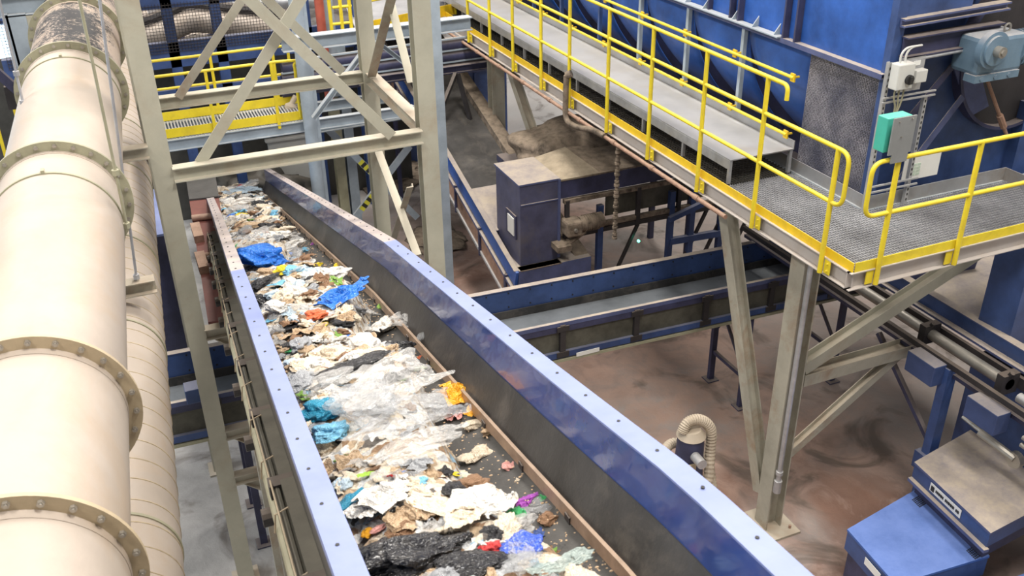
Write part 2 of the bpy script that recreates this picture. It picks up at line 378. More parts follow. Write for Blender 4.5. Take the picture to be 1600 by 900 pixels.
M['capdust'] = paint('dusty_cap_paint', (.20,.20,.34), .5, dust=.85, dustcol=(.46,.39,.32), var=.25, scale=5)
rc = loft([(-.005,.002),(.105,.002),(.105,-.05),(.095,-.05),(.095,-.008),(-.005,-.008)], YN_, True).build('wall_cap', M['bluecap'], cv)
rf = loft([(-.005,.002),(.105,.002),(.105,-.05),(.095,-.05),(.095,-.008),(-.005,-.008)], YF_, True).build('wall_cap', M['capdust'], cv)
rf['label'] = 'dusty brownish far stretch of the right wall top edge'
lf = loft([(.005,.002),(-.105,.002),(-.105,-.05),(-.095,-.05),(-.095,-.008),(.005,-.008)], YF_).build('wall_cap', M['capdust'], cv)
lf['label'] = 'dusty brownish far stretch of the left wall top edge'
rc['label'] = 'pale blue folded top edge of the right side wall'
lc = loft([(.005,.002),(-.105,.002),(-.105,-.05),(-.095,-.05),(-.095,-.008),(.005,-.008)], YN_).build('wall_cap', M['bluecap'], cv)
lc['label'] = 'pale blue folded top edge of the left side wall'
def boltline(right):
    par = rc if right else lc; o0 = wloc(par); first = None
    for i in range(52):
        y = 1.6+.34*i; x, z = cst(y); x += (CW+.06) if right else -.06
        if first is None:
            mb = MB(); mb.cyl((x,y,z), (x,y,z+.006), .008, 8); first = mb.build('bolt', M['ink'], par); p0 = Vector((x,y,z))
        else:
            c = first.copy(); COL.objects.link(c); c.parent = par; c.location = Vector((x,y,z))-p0
boltline(True); boltline(False)
sk = loft([(.002,-.262),(-.006,-.262),(-.125,-.50),(-.117,-.505)], right=True).build('rubber_skirt', M['rubber'], cv)
loft([(-.002,-.262),(.006,-.262),(.125,-.50),(.117,-.505)]).build('rubber_skirt', M['rubber'], cv)
loft([(-.145,-.465),(-.128,-.46),(-.115,-.51),(-.15,-.535)], right=True).build('clamp_strip', M['strip'], cv)
for i in range(30):
    y = 1.8+.6*i; x, z = cst(y); x += CW-.152; mb = MB(); mb.box((x-.004,y,z-.545),(x+.004,y+.05,z-.505)); mb.build('skirt_clip', M['black'], cv)
loft([(.08,-.55),(.35,-.66),(.85,-.66),(1.12,-.55),(1.12,-.57),(.85,-.68),(.35,-.68),(.08,-.57)]).build('belt', M['belt'], cv)
# outer left side: plate, channel frame, idler brackets, tubes, cable
loft([(-.105,-.05),(-.095,-.05),(-.07,-.40),(-.08,-.40)]).build('outer_plate', M['shade'], cv)
loft([(-.15,-.40),(-.06,-.40),(-.06,-.42),(-.135,-.42),(-.135,-.60),(-.06,-.60),(-.06,-.62),(-.15,-.62)]).build('side_channel', M['guard'], cv)
loft([(.0,-.62),(.12,-.62),(.12,-.80),(.0,-.80)], right=True).build('side_channel', M['darkblue'], cv)
loft([(-.21,-.70),(-.16,-.70),(-.16,-.78),(-.21,-.78)]).build('angle_rail', M['flangeg'], cv)
def along(u, d, r, ys=YS):
    return MB().tube([(cst(y)[0]+u, y, cst(y)[1]-d) for y in ys], r, 8)
along(-.175, .44, .018).build('conduit', M['guard'], cv)
along(-.20, .52, .024).build('conduit', M['flangeg'], cv)
rp = along(-.198, .40, .005); 
for i in range(26):
    y = 1.8+.62*i; x, z = cst(y); rp.tube([(x-.23,y,z-.52),(x-.215,y,z-.41),(x-.15,y+.01,z-.395),(x-.14,y,z-.42)], .005, 5)
rp.build('pull_cord', M['rope'], cv)
for i in range(17):
    y = 2.0+1.0*i; x, z = cst(y)
    b = MB(); b.box((x-.21,y-.04,z-.70),(x-.05,y+.04,z-.40)); b.cyl((x-.27,y,z-.62),(x-.2,y,z-.62),.05,12)
    b.build('idler_bracket', M['black'], cv)
    b = MB(); b.cyl((x+.02,y,z-.72),(x+CW-.02,y,z-.72),.045,12); b.build('idler_roller', M['steel'], cv, True)
# supports of the conveyor near the camera (braces seen lower left)
for (ya, za) in ((2.5,0),(5.2,0),(8.2,0)):
    x, z = cst(ya); mb = MB()
    for sx in (x-.12, x+CW+.05): mb.bar((sx,ya,za),(sx,ya,z-.62),.1,.1)
    mb.bar((x-.12,ya,z-.9),(x+CW+.05,ya,z-.9),.08,.1); mb.bar((x-.12,ya,z-.95),(x+CW+.05,ya,1.0),.06,.06); mb.bar((x-.12,ya,1.0),(x+CW+.05,ya,z-.95),.06,.06)
    mb.build('support_leg', M['creamd'], cv)
# ------------------------------------------------------------------ beige steel tower
tw = thing('support_tower', 'beige braced steel tower straddling the waste conveyor beside the big duct', 'steel frame', (1.55, 9.25, 0))
TY0, TY1 = 9.25, 11.65; TZ = 5.41
xl = (P(237,250,y=TY0).x+P(268,265,y=TY0).x)/2; xr = (P(655,215,y=TY0).x+P(687,215,y=TY0).x)/2
for x, y in ((xl,TY0+.085),(xr,TY0+.085),(xl,TY1),(xr,TY1)):
    mb = MB(); mb.ibeam((x,y,0),(x,y,9.3),.19,.17,.012,up=(0,1,0)); mb.build('column', M['cream'], tw)
    mb = MB(); mb.box((x-.16,y-.16,0),(x+.16,y+.16,.03)); mb.build('base_plate', M['creamd'], tw)
def tbeam(a, b, w=.135, h=.143, m='cream', name='beam'):
    mb = MB(); mb.ibeam(a, b, w, h, .011); return mb.build(name, M[m], tw)
for z in (TZ, 7.55):
    tbeam((xl+.085,TY0,z),(xr-.085,TY0,z)); tbeam((xl+.085,TY1,z),(xr-.085,TY1,z))
    tbeam((xr,TY0+.2,z-.0),(xr,TY1-.1,z),m='creamd'); tbeam((xl,TY0+.2,z),(xl,TY1-.1,z))
# beams under the conveyor
for px, py in ((345,518),(385,672),(400,742)):
    z = P(px,py,y=TY0).z; tbeam((xl+.085,TY0+.03,z),(xr-.085,TY0+.03,z),.125,.125,'creamd')
    mb = MB(); mb.angle((xl+.2,TY0+.05,z-.07),(xl+.75,TY0+.05,z-.55),.075,.075); mb.build('brace', M['creamd'], tw)
def brace(a, b, w=.10, h=.05, m='cream'):
    mb = MB(); mb.angle(a, b, w, h, .012, up=(0,1,.01)); return mb.build('brace', M[m], tw)
def pv(px, py, y): return P(px, py, y=y)
brace(pv(612,212,TY0-.06), pv(380,-10,TY0-.06), .11); brace(pv(312,254,TY0+.06), pv(475,-12,TY0+.06), .11)
brace(pv(278,152,TY1-.05), pv(380,-5,TY1-.05), .10, m='creamd'); brace(pv(535,112,TY1-.1), pv(405,-12,TY1-.1), .11)
# side brace in the right bay
brace(P(580,118,x=xr-.05), P(612,-10,x=xr-.05), .11, m='creamd'); brace(P(642,130,x=xr+.02), P(606,-10,x=xr+.02), .09)
brace(P(652,400,x=xr), P(588,230,x=xr), .10); brace(P(610,385,x=xr+.05), P(640,290,x=xr+.05), .085, m='creamd')
for z0 in (TZ+.17,):
    for x, y in ((xl+.13,TY0),(xr-.13,TY0)):
        mb = MB(); mb.box((x-.13,y-.012,z0-.3),(x+.13,y+.012,z0)); 
# duct support beams reaching left of the left column, and hanger rods
for nm, (a, b, yy), lab in (('duct_support_beam', ((188,236),(232,236),9.25), 'short beige beam joining the left tower column to the side of the big duct'),
                    ('duct_support_beam', ((120,446),(243,443),7.8), 'beige hanger beam ending beside the spiral duct, carried by a thin rod')):
    A_ = P(*a, y=yy); B_ = P(*b, y=yy); A_.z = B_.z
    mb = MB(); mb.ibeam(A_, B_, .13, .12, .01); one(mb, nm, M['creamd'], lab, 'beam')
rods = [((213,432),(155,-5),7.8,'thin steel hanger rod rising along the right edge of the big duct'),
        ((198,352),(122,-10),7.1,'dark steel cable crossing in front of the big duct from top to right edge'),
        ((36,160),(-8,-30),9.2,'thin rod at the upper left edge of the big duct')]
for a, b, yy, lab in rods:
    A_ = P(*a, y=yy); 
    d1 = ray(*b); B_ = CAM + d1*((yy)/d1.y)
    mb = MB(); mb.cyl(A_, B_, .011, 8)
    for t in (.0, .25): q = lerp(A_, B_, t); mb.cyl(q-Vector((0,0,.02)), q+Vector((0,0,.02)), .028, 6)
    one(mb, 'hanger_rod', M['galvdark'] if yy != 7.1 else M['flangeg'], lab, 'rod')
# ------------------------------------------------------------------ big duct and spiral duct
DD = Vector((.055, 1, .042)); 
c1 = CAM + ray(45,800)*(4.55/F)
R1 = .45
def dpt(c, y): return c + DD*((y-c.y)/DD.y)
def duct(name, label, c, R, y0, y1, mat, rings, bands, fl, seams=0):
    t = thing(name, label, 'duct', tuple(dpt(c,(y0+y1)/2)))
    a, b = dpt(c,y0), dpt(c,y1)
    mb = MB(); path = [lerp(a,b,i/60) for i in range(61)]
    mb.tube(path, R, 72); body = mb.build('duct_body', mat, t, True)
    for y, m in rings:
        p = dpt(c,y); d = DD.normalized(); mb = MB()
        mb.cyl(p-d*.012, p+d*.012, R*1.17, 72); f = mb.build('flange', M[m], t, True)
        mb = MB(); mb.cyl(p-d*.06, p+d*.06, R*1.008, 72); mb.build('weld_collar', M['pipe'], f, True)
        u = d.cross(Vector((0,0,1))).normalized(); w = u.cross(d); first = None
        for k in range(24):
            an = 2*PI*(k+.5)/24; q = p+(u*math.cos(an)+w*math.sin(an))*R*1.095
            if first is None:
                mb = MB(); mb.cyl(q-d*.035, q+d*.03, .009, 8); mb.cyl(q-d*.028, q-d*.012, .017, 6); first = mb.build('bolt', M['steel'], f); p0 = q
            else:
                c_ = first.copy(); COL.objects.link(c_); c_.parent = f; c_.location = q-p0
    for y in bands:
        p = dpt(c,y); d = DD.normalized(); mb = MB(); mb.cyl(p-d*.011, p+d*.011, R*1.022, 72)
        mb.box(p+Vector((-.012,-.03,R*1.02)), p+Vector((.012,.03,R*1.06)))
        mb.build('clamp_band', M[fl], t, True)
    if seams:
        mb = MB(); d = DD.normalized(); u = d.cross(Vector((0,0,1))).normalized(); w = u.cross(d); path = []
        n = int((y1-y0)/seams*36)
        for i in range(n):
            an = -2*PI*i/36; p = dpt(c, y0+seams*i/36); path.append(p+(u*math.cos(an)+w*math.sin(an))*(R+.0))
        mb.tube(path, .0055, 5); mb.build('spiral_seam', M['flange'], t)
    return t
def topy(px, py, c, R):
    """y where the crown of a duct is seen at this spot"""
    best = min((abs(proj(dpt(c,y)+Vector((0,-.0,R)))[1]-py), y) for y in [2+.02*i for i in range(900)])
    return best[1]
def proj(p):
    c = RB.transposed() @ (Vector(p)-CAM); return (800+F*c.x/-c.z, 450-F*c.y/-c.z)
rg = [(topy(55,777,c1,R1*1.15),'flange'),(topy(65,527,c1,R1*1.15),'flange'),(topy(85,222,c1,R1*1.15),'flangeg'),(topy(98,65,c1,R1*1.15),'flangeg'),(topy(115,-8,c1,R1*1.15),'flangeg')]
bd = [topy(75,268,c1,R1*1.02), topy(100,88,c1,R1*1.02), topy(118,8,c1,R1*1.02)]
BD = duct('ventilation_duct', 'large cream flanged duct running along the left edge, sooty near its far end', c1, R1, 1.4, rg[3][0]+.02, M['pipe'], rg, bd[:2], 'flangeg')
a = dpt(c1, rg[3][0]+.02); b = dpt(c1, rg[3][0]+9)
MB().tube([lerp(a,b,i/20) for i in range(21)], R1, 64).build('sooty_section', M['soot'], BD, True)
c2_ = CAM + ray(178,830)*(6.4/F); R2 = .42
bds = [topy(190,803,c2_,R2), topy(185,497,c2_,R2), topy(190,365,c2_,R2), topy(196,250,c2_,R2), topy(200,180,c2_,R2)]
duct('spiral_duct', 'smaller cream spiral seamed duct running beside and below the big duct', c2_, R2, 1.6, 20, M['pipe'], [], bds, 'flangeg', .21)
# ------------------------------------------------------------------ elevated walkway
XW0, XW1, YW0, YW1 = 6.45, 7.62, 6.62, 21.0; XR = 11.5; YI = 7.78
wk = thing('steel_walkway', 'raised grated steel walkway with yellow toe boards turning a corner beside the blue machine', 'walkway', (7.0, 12, ZD))
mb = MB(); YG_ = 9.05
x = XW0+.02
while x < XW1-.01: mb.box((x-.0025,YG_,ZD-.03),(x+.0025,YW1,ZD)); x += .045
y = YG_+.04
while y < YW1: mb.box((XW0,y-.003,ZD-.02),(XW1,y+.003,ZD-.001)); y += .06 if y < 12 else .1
g_ = mb.build('grating', M['shade'], wk); g_['label'] = 'dark grating, with the shade under the sheet metal bench put into its colour'  # darker material paints in the shade beneath the bench
mb = MB(); x = XW0+.02
while x < XW1-.01: mb.box((x-.0025,YW0+.01,ZD-.03),(x+.0025,YG_,ZD)); x += .034
y = YW0+.04
while y < YG_: mb.box((XW0,y-.003,ZD-.02),(XW1,y+.003,ZD-.001)); y += .05
x = XW1+.02
while x < XR: mb.box((x-.0025,YW0+.01,ZD-.03),(x+.0025,YI,ZD)); x += .034
y = YW0+.04
while y < YI: mb.box((XW1,y-.003,ZD-.02),(XR,y+.003,ZD-.001)); y += .05
mb.build('grating', M['galvdark'], wk)
mb = MB(); mb.chan((XW0,YW1,ZD-.10),(XW0,YW0-.02,ZD-.10),.07,.20); mb.build('side_beam', M['fascia'], wk)
mb = MB(); mb.chan((XW0-.035,YW0-.02,ZD-.10),(XR,YW0-.02,ZD-.10),.07,.20); mb.build('side_beam', M['fascia'], wk)
mb = MB(); mb.chan((XW1,YI,ZD-.10),(XW1,YW1,ZD-.10),.07,.20); 
for k in range(12): mb.bar((XW0+.03,7.9+1.15*k,ZD-.09),(XW1-.03,7.9+1.15*k,ZD-.09),.06,.1)
for k in range(5): mb.bar((XW1+.8*k,YW0+.03,ZD-.09),(XW1+.8*k,YI,ZD-.09),.06,.1)
mb.bar((XW1,YI,ZD-.1),(XR,YI,ZD-.1),.07,.2); mb.build('cross_beams', M['greysteel'], wk)
mb = MB(); mb.box((XW0-.006,YW0-.03,ZD),(XW0+.004,YW1,ZD+.105)); mb.build('toe_board', M['toe'], wk)
mb = MB(); mb.box((XW0+.02,YW0-.036,ZD-.0),(XR,YW0-.026,ZD+.105)); mb.build('toe_board', M['yellow'], wk)
mb = MB(); mb.box((XW1-.005,YI,ZD),(XW1+.005,YW1,ZD+.16)); mb.box((XW1,YI-.01,ZD),(9.75,YI,ZD+.16)); mb.box((9.75,YI-.8,ZD),(9.76,YI,ZD+.16)); mb.build('kick_plate', M['bench'], wk)
# guard rails: posts seen along the long side
RT, RM, RH = ZD+1.2, ZD+.63, ZD+1.60
posty = [P(px,py,x=XW0).y for px, py in ((1290,405),(1183,330),(1096,272),(1018,222),(953,186),(894,148),(850,122),(806,93),(770,68),(736,48))]
def flatpost(mb, x, y, z0, z1, ax='y'):
    mb.bar((x,y,z0),(x,y,z1),.012 if ax=='y' else .05,.05 if ax=='y' else .012,up=(0,1,0))
gr = thing('guard_rail', 'long yellow guard rail with many posts along the open side of the walkway', 'guard rail', (XW0-.045, 12, ZD-.2))
XG = XW0-.055
for i, y in enumerate(posty):
    z1 = RT if i == 0 else RH
    mb = MB(); mb.cyl((XG,y,ZD-.18),(XG,y,z1),.028,10); p = mb.build('post', M['yellow'], gr, True)
    mb = MB(); mb.box((XG+.02,y-.12,ZD-.17),(XG+.03,y-.03,ZD-.01)); mb.cyl((XG,y-.08,ZD-.05),(XG+.02,y-.08,ZD-.05),.01,6); mb.cyl((XG,y-.08,ZD-.13),(XG+.02,y-.08,ZD-.13),.01,6); mb.build('post_foot', M['yellow'], p)
ye = posty[0]-.17
mb = MB(); mb.tube(fillet([(XG,21,RT),(XG,ye,RT),(XG,ye,RM),(XG,21,RM)],.13), .024, 10); mb.build('rail_loop', M['yellow'], gr, True)
y8 = posty[1]
mb = MB(); mb.tube(fillet([(XG,21,RH),(XG,y8-.34,RH),(XG,y8-.34,RH-.16)],.1), .024, 10); mb.build('top_rail', M['yellow'], gr, True)
gr2 = thing('guard_rail', 'yellow guard rail across the front of the platform, carrying the grey plate', 'guard rail', (8.5, YW0-.06, ZD-.2))
YG = YW0-.065
px_ = [P(1370,430,y=YG).x, P(1492,405,y=YG).x, 9.9, 10.9]
for x in px_:
    mb = MB(); mb.cyl((x,YG,ZD-.18),(x,YG,RT),.028,10); p = mb.build('post', M['yellow'], gr2, True)
    mb = MB(); mb.box((x-.12,YG+.02,ZD-.17),(x-.03,YG+.03,ZD-.01)); mb.build('post_foot', M['yellow'], p)
xs = P(1357,300,y=YG).x
mb = MB(); mb.tube(fillet([(XR,YG,RT),(xs,YG,RT),(xs,YG,RM),(XR,YG,RM)],.13), .024, 10); mb.build('rail_loop', M['yellow'], gr2, True)
# rear rail fixed to the machine
XB = 7.5; e0 = P(1240,122,x=XB); 
br = thing('guard_rail', 'yellow rear hand rail fixed along the blue machine with an end bracket', 'guard rail', tuple(e0))
for dz in (0, -.72):
    mb = MB(); mb.tube([(XB,e0.y,e0.z+dz),(XB,14,e0.z+dz),(XB,21,e0.z+dz)], .022, 10); mb.build('rail', M['yellow'], br, True)
for i in range(9):
    y = e0.y+.02+1.22*i
    for dz in (0, -.72):
        mb = MB(); mb.box((XB-.005,y-.04,e0.z+dz-.05),(XB+.015,y+.04,e0.z+dz+.05)); mb.bar((XB,y,e0.z+dz),(XB+.1,y,e0.z+dz),.02,.02); mb.build('rail_bracket', M['toe'], br)
# sheet metal bench
zb = 4.57; bx0, bx1 = 6.62, 7.56; by0 = P(1133,252,z=zb).y
bn = thing('sheet_metal_bench', 'long low galvanised sheet metal bench lying on the walkway, dusty on top', 'bench', (7.1, 13, ZD))
mb = MB(); mb.box((bx0,by0,zb-.015),(bx1,20.5,zb)); mb.build('top_sheet', M['bench'], bn)
mb = MB(); mb.box((bx0-.004,by0,zb-.13),(bx0+.004,20.5,zb-.015)); mb.build('front_skirt', M['galv'], bn)
mb = MB(); mb.box((bx1-.01,by0,zb),(bx1,20.5,zb+.10)); mb.build('back_lip', M['bench'], bn)
for i in range(11):
    y = by0+.03+1.05*i
    for x in (bx0+.02, bx1-.03):
        mb = MB(); mb.bar((x,y,ZD),(x,y,zb-.015),.04,.04,up=(0,1,0)); mb.build('leg', M['galv'], bn)
# support columns below the platform
ps = thing('platform_support', 'beige double column on a square base plate holding up the walkway corner, with braces', 'column', (6.6, 7.45, 0))
xc, yc = P(1197,820,z=0).x+.02, P(1197,820,z=0).y
mb = MB(); mb.box((xc-.31,yc-.31,0),(xc+.29,yc+.29,.035)); mb.build('base_plate', M['creamd'], ps)
mb = MB()
for dx, dy in ((-.2,-.2),(.2,-.2),(.2,.2),(-.2,.2)): mb.cyl((xc+dx,yc+dy,.03),(xc+dx,yc+dy,.08),.018,6)
mb.build('anchor_bolts', M['rust'], ps)
mb = MB(); mb.ibeam((xc,yc,.03),(xc,yc,ZD-.2),.24,.24,.018,up=(1,0,0)); mb.build('column', M['creamd'], ps)
mb = MB(); mb.cyl((xc-.08,yc-.17,.9),(xc-.08,yc-.17,ZD-.2),.032,12); mb.cyl((xc-.08,yc-.17,.72),(xc-.08,yc-.17,.9),.05,12); mb.cyl((xc-.08,yc-.17,1.0),(xc-.08,yc-.17,1.05),.045,12); mb.build('drain_pipe', M['galv'], ps, True)
def pbr(a, b, w, h, m='creamd', up=(0,1,0)):
    mb = MB(); mb.ibeam(a, b, w, h, .012, up); mb.build('brace', M[m], ps)
pbr((xc-.02,yc+.17,.45), P(1137,330,x=xc-.02), .17, .17, up=(1,0,0))
a = Vector((xc+.15,yc,P(1245,575,y=yc).z)); b = P(1462,434,y=yc); b = a+(b-a)*((ZD-.22-a.z)/(b.z-a.z)); pbr(a, b, .16, .16, 'cream')
pbr(Vector((xc+.15,yc,P(1255,588,y=yc).z)), P(1425,540,y=yc), .16, .2)
pbr(Vector((xc+.15,yc,P(1238,705,y=yc).z)), P(1400,555,y=yc), .11, .11)
for x, y, lab in ((6.75, 13.6, 'dark beige column under the far part of the walkway'),):
    for px, nm in ((778,lab),):
        q = P(px, 250, x=6.75); mb = MB(); mb.ibeam((q.x,q.y,0),(q.x,q.y,ZD-.2),.26,.26,.016); one(mb, 'walkway_column', M['creamd'], nm, 'column')
        mb = MB(); mb.ibeam((q.x+.1,q.y-2.2,2.2),(q.x+.1,q.y-.3,ZD-.25),.16,.16,.012,up=(1,0,0)); one(mb, 'diagonal_brace', M['creamd'], 'slanting beige brace next to the column under the far part of the walkway', 'brace')
# brown pipe under the walkway edge
bp_ = thing('brown_pipe', 'rusty brown pipe clamped below the walkway edge, with an upright bend near its middle', 'pipe', (6.4, 13, 4.0))
y0 = P(1135,325,x=6.38).y
mb = MB(); mb.tube([(6.38,y0,4.0),(6.38,12,4.0),(6.38,21,4.0)], .03, 10); mb.build('pipe_run', M['rust'], bp_, True)
for i in range(12):
    mb = MB(); mb.cyl((6.38,y0+.6+1.1*i,4.0),(6.38,y0+.7+1.1*i,4.0),.038,10); mb.build('pipe_joint', M['rust'], bp_, True)
pts = [P(885,118,x=6.33),P(884,150,x=6.33),P(885,185,x=6.33),P(900,198,x=6.33),P(925,203,x=6.35),P(945,213,x=6.37)]
mb = MB(); mb.tube(bez(pts,5), .045, 10); q = pts[0]; mb.cyl(q, q+Vector((.06,-.05,.04)), .06, 10); mb.build('riser_bend', M['dirt'], bp_, True)
mb = MB(); a = P(966,230,x=6.4); b = P(960,375,x=6.4); a.z = min(a.z, 3.97)
for i in range(26): 
    p = lerp(a,b,i/26); mb.cyl(p, p+Vector((0,0,-.035)), .035+.01*math.sin(i*2.1), 8)
one(mb, 'dusty_chain', M['dirt'], 'dust coated chain hanging from the pipe under the walkway', 'chain')
# ------------------------------------------------------------------ blue machine on the right
XM, YM = 7.66, 7.82; ZL = 5.80
mc = thing('sorting_machine', 'huge dusty blue steel sorting machine with ribbed panels standing beside the walkway', 'machine', (9, 12, 0))
yg = 9.1
mb = MB(); mb.box((XM,YM,ZL),(XM+.06,24,8.6)); mb.build('upper_panel', M['bluebright'], mc)
mb = MB(); mb.box((XM+.02,YM+.02,ZD-.1),(XM+.1,yg,ZL-.02)); mb.build('lower_panel', M['blue'], mc)
mb = MB(); mb.box((XM-.012,YM+.08,ZD+.05),(XM+.004,yg-.02,ZL-.05)); mb.build('perforated_plate', M['perf'], mc)
mb = MB(); mb.box((XM-.03,YM-.02,ZD-.3),(XM+.10,YM+.08,8.6)); mb.build('corner_post', M['blue'], mc)
mb = MB(); mb.chan((XM-.04,YM,ZL),(XM-.04,24,ZL),.10,.06); mb.build('ledge', M['bluedusty'], mc)
for i, (px, py) in enumerate(((1255,20),(1237,10),(1163,8),(1150,5))):
    y = P(px,py,x=XM).y
    mb = MB(); mb.box((XM-.09,y-.015,ZL+.03),(XM,y+.015,8.6)); mb.build('rib', M['darkblue'], mc)
for i in range(8):
    y = P(1255,20,x=XM).y+1.9+1.25*i
    mb = MB(); mb.box((XM-.07,y-.015,ZL+.03),(XM,y+.015,8.6)); mb.build('rib', M['darkblue'], mc)
# gussets and bar on the ledge
mb = MB()
for k in range(8):
    y = 9.7+.45*k+(.25 if k > 2 else 0); mb.add([(XM-.02,y,ZL+.03),(XM-.13,y,ZL+.03),(XM-.02,y,ZL+.17),(XM-.02,y+.015,ZL+.03),(XM-.13,y+.015,ZL+.03),(XM-.02,y+.015,ZL+.17)],[(0,1,2),(5,4,3),(0,3,4,1),(1,4,5,2),(2,5,3,0)])
mb.box((XM-.14,9.6,ZL+.025),(XM-.02,13.6,ZL+.04)); mb.build('gusset_bar', M['greysteel'], mc)
# bulging panels behind the rail, one per bay
ypost = [yg+.0]+[P(px,py,x=XM).y for px, py in ((1160,120),(1075,90),(1003,45),(940,30),(880,20))]+[17.2,18.6,20,22]
for i, (a, b) in enumerate(zip(ypost, ypost[1:])):
    mb = MB(); n = 14; vs = []
    for k in range(n+1):
        t = k/n; z = ZL-.03-t*1.5
        for s in range(9):
            q = s/8; fan = t*t*.55*(b-a)     # left edge sweeps inward: the bowl narrows to its mouth
            yy = a+(b-a)*q*(1-.62*t**1.6); xx = XM+.04+.18*math.sin(PI*min(1,t*1.1))*-.6*math.sin(PI*q)+t*t*.75
            vs.append((xx,yy,z))
    fs = [(r*9+s,r*9+s+1,(r+1)*9+s+1,(r+1)*9+s) for r in range(n) for s in range(8)]
    mb.add(vs, fs); o = mb.build('hopper_panel', M['bluebright'], mc, True)
    md = o.modifiers.new('thick','SOLIDIFY'); md.thickness = .02
    mb = MB(); mb.box((XM-.06,b-.03,ZD-.2),(XM,b+.03,ZL)); mb.build('side_post', M['greysteel'] if i < 3 else M['blue'], mc)
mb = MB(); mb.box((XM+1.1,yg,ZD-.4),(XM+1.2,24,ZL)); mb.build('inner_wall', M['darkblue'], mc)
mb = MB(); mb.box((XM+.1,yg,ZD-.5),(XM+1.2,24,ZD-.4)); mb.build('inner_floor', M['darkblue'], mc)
# front side of the machine, above the platform
YF = 8.15
mb = MB(); mb.box((XM+.1,YF,ZD-.2),(13,YF+.1,8.6)); mb.build('front_panel', M['blue'], mc)
mb = MB(); mb.box((XM+.1,YM,6.42),(XM+1.02,YF,8.6)); mb.build('overhanging_panel', M['blue'], mc)
mb = MB(); mb.box((XM+1.05,YM+.05,6.5),(XM+1.45,YF,8.6)); mb.build('overhanging_panel', M['bluedusty'], mc)
mb = MB(); mb.ibeam((XM+.02,YM-.03,6.38),(XM+1.5,YM-.03,6.42),.12,.09,.02); mb.build('front_beam', M['bluedusty'], mc)
mb = MB(); mb.ibeam((XM+.08,YM-.05,6.12),(XM+1.45,YM-.05,6.14),.14,.22,.015); mb.build('front_beam', M['darkblue'], mc)
mb = MB(); mb.cyl((XM+.08,YM-.1,5.98),(XM+1.6,YM-.1,6.02),.022,8); mb.build('conduit', M['galv'], mc, True)
for a, b in (((1395,212),(1500,85)),((1372,320),(1502,150))):
    A_, B_ = P(*a,y=YM+.1), P(*b,y=YM+.1); mb = MB(); mb.angle(A_, B_, .09, .06, .012, up=(0,1,0)); mb.build('diagonal_brace', M['darkblue'] if a[1] < 250 else M['bluedusty'], mc)
cdr = P(1590,75,y=YF-.02); 
mb = MB()
for rr, dd in ((1.02,.05),):
    n = 56; vs = []; 
    for k in range(n+1):
        an = PI*.55+PI*1.2*k/n
        for r_, y_ in ((.93,YF-.14),(.97,YF-.14),(.97,YF+.02),(.93,YF+.02)): vs.append((cdr.x+math.cos(an)*r_, y_, cdr.z+math.sin(an)*r_))
    fs = [(k*4+j,k*4+(j+1)%4,(k+1)*4+(j+1)%4,(k+1)*4+j) for k in range(n) for j in range(4)]
    mb.add(vs, fs)
mb.build('drum_rim', M['darkblue'], mc, True)
mb = MB(); mb.cyl((cdr.x,YF-.03,cdr.z),(cdr.x,YF-.01,cdr.z),.93,48); mb.build('drum_disc', M['black'], mc)
mb = MB(); q = [P(1487,100,y=YF-.1),P(1522,80,y=YF-.1),P(1543,165,y=YF-.1),P(1513,182,y=YF-.1)]; mb.quad(*q,.02); mb.build('drum_blade', M['bluedusty'], mc)
mb = MB(); mb.box((10.15,YF-.15,ZD-.3),(13,YF,ZD+.85)); mb.build('side_box', M['blue'], mc)
a, b = P(1540,118,y=YF-.3), P(1573,212,y=YF-.3)
mb = MB(); mb.cyl(a,b,.022,8); mb.cyl(lerp(a,b,.65),lerp(a,b,.85),.04,8); mb.build('support_rod', M['rust'], mc)
# machine body below the platform
q0 = P(1512,522,z=2.62); q1 = P(1568,547,z=2.62)
mb = MB(); mb.prism([(q0.x+.12,q0.y,4.0),(q1.x+.05,q1.y,4.0),(13,q1.y+.1,4.0),(13,q0.y+.3,4.0)],2.62); mb.build('discharge_chute', M['blue'], mc)
# gearbox
gb = thing('gear_motor', 'grey blue gearbox with round flange mounted on the machine at the right edge', 'motor', tuple(P(1565,100,y=7.5)))
g0 = P(1551,78,y=7.42)
mb = MB(); mb.box((g0.x-.12,7.46,g0.z-.30),(g0.x+.55,7.85,g0.z+.12)); mb.build('gearbox_housing', M['gear'], gb, bevel=.05)
mb = MB(); mb.cyl((g0.x,7.47,g0.z),(g0.x,7.39,g0.z),.20,28); mb.cyl((g0.x,7.4,g0.z),(g0.x,7.36,g0.z),.16,28); mb.build('round_cover', M['gear'], gb, True)
mb = MB(); mb.cyl((g0.x,7.38,g0.z),(g0.x,7.28,g0.z),.06,16); mb.cyl((g0.x,7.3,g0.z),(g0.x,7.26,g0.z),.035,6); mb.build('shaft_end', M['steel'], gb, True)
mb = MB(); mb.tube([(g0.x+.36+.045*math.cos(t*PI/8),7.6,g0.z+.16+.045*math.sin(t*PI/8)) for t in range(17)], .012, 6); mb.build('lifting_eye', M['steel'], gb, True)
mb = MB(); mb.cyl((g0.x+.5,7.6,g0.z-.08),(g0.x+1.0,7.6,g0.z-.08),.17,24)
for k in range(10): mb.cyl((g0.x+.55+.045*k,7.6,g0.z-.08),(g0.x+.56+.045*k,7.6,g0.z-.08),.2,24)
mb.build('motor_body', M['gear'], gb, True)
mb = MB(); mb.box((g0.x-.14,7.44,g0.z-.36),(g0.x+.5,7.6,g0.z-.28)); 
for k in range(3): mb.cyl((g0.x-.05+.2*k,7.43,g0.z-.32),(g0.x-.05+.2*k,7.47,g0.z-.32),.025,6)
mb.build('mounting_foot', M['gear'], gb)
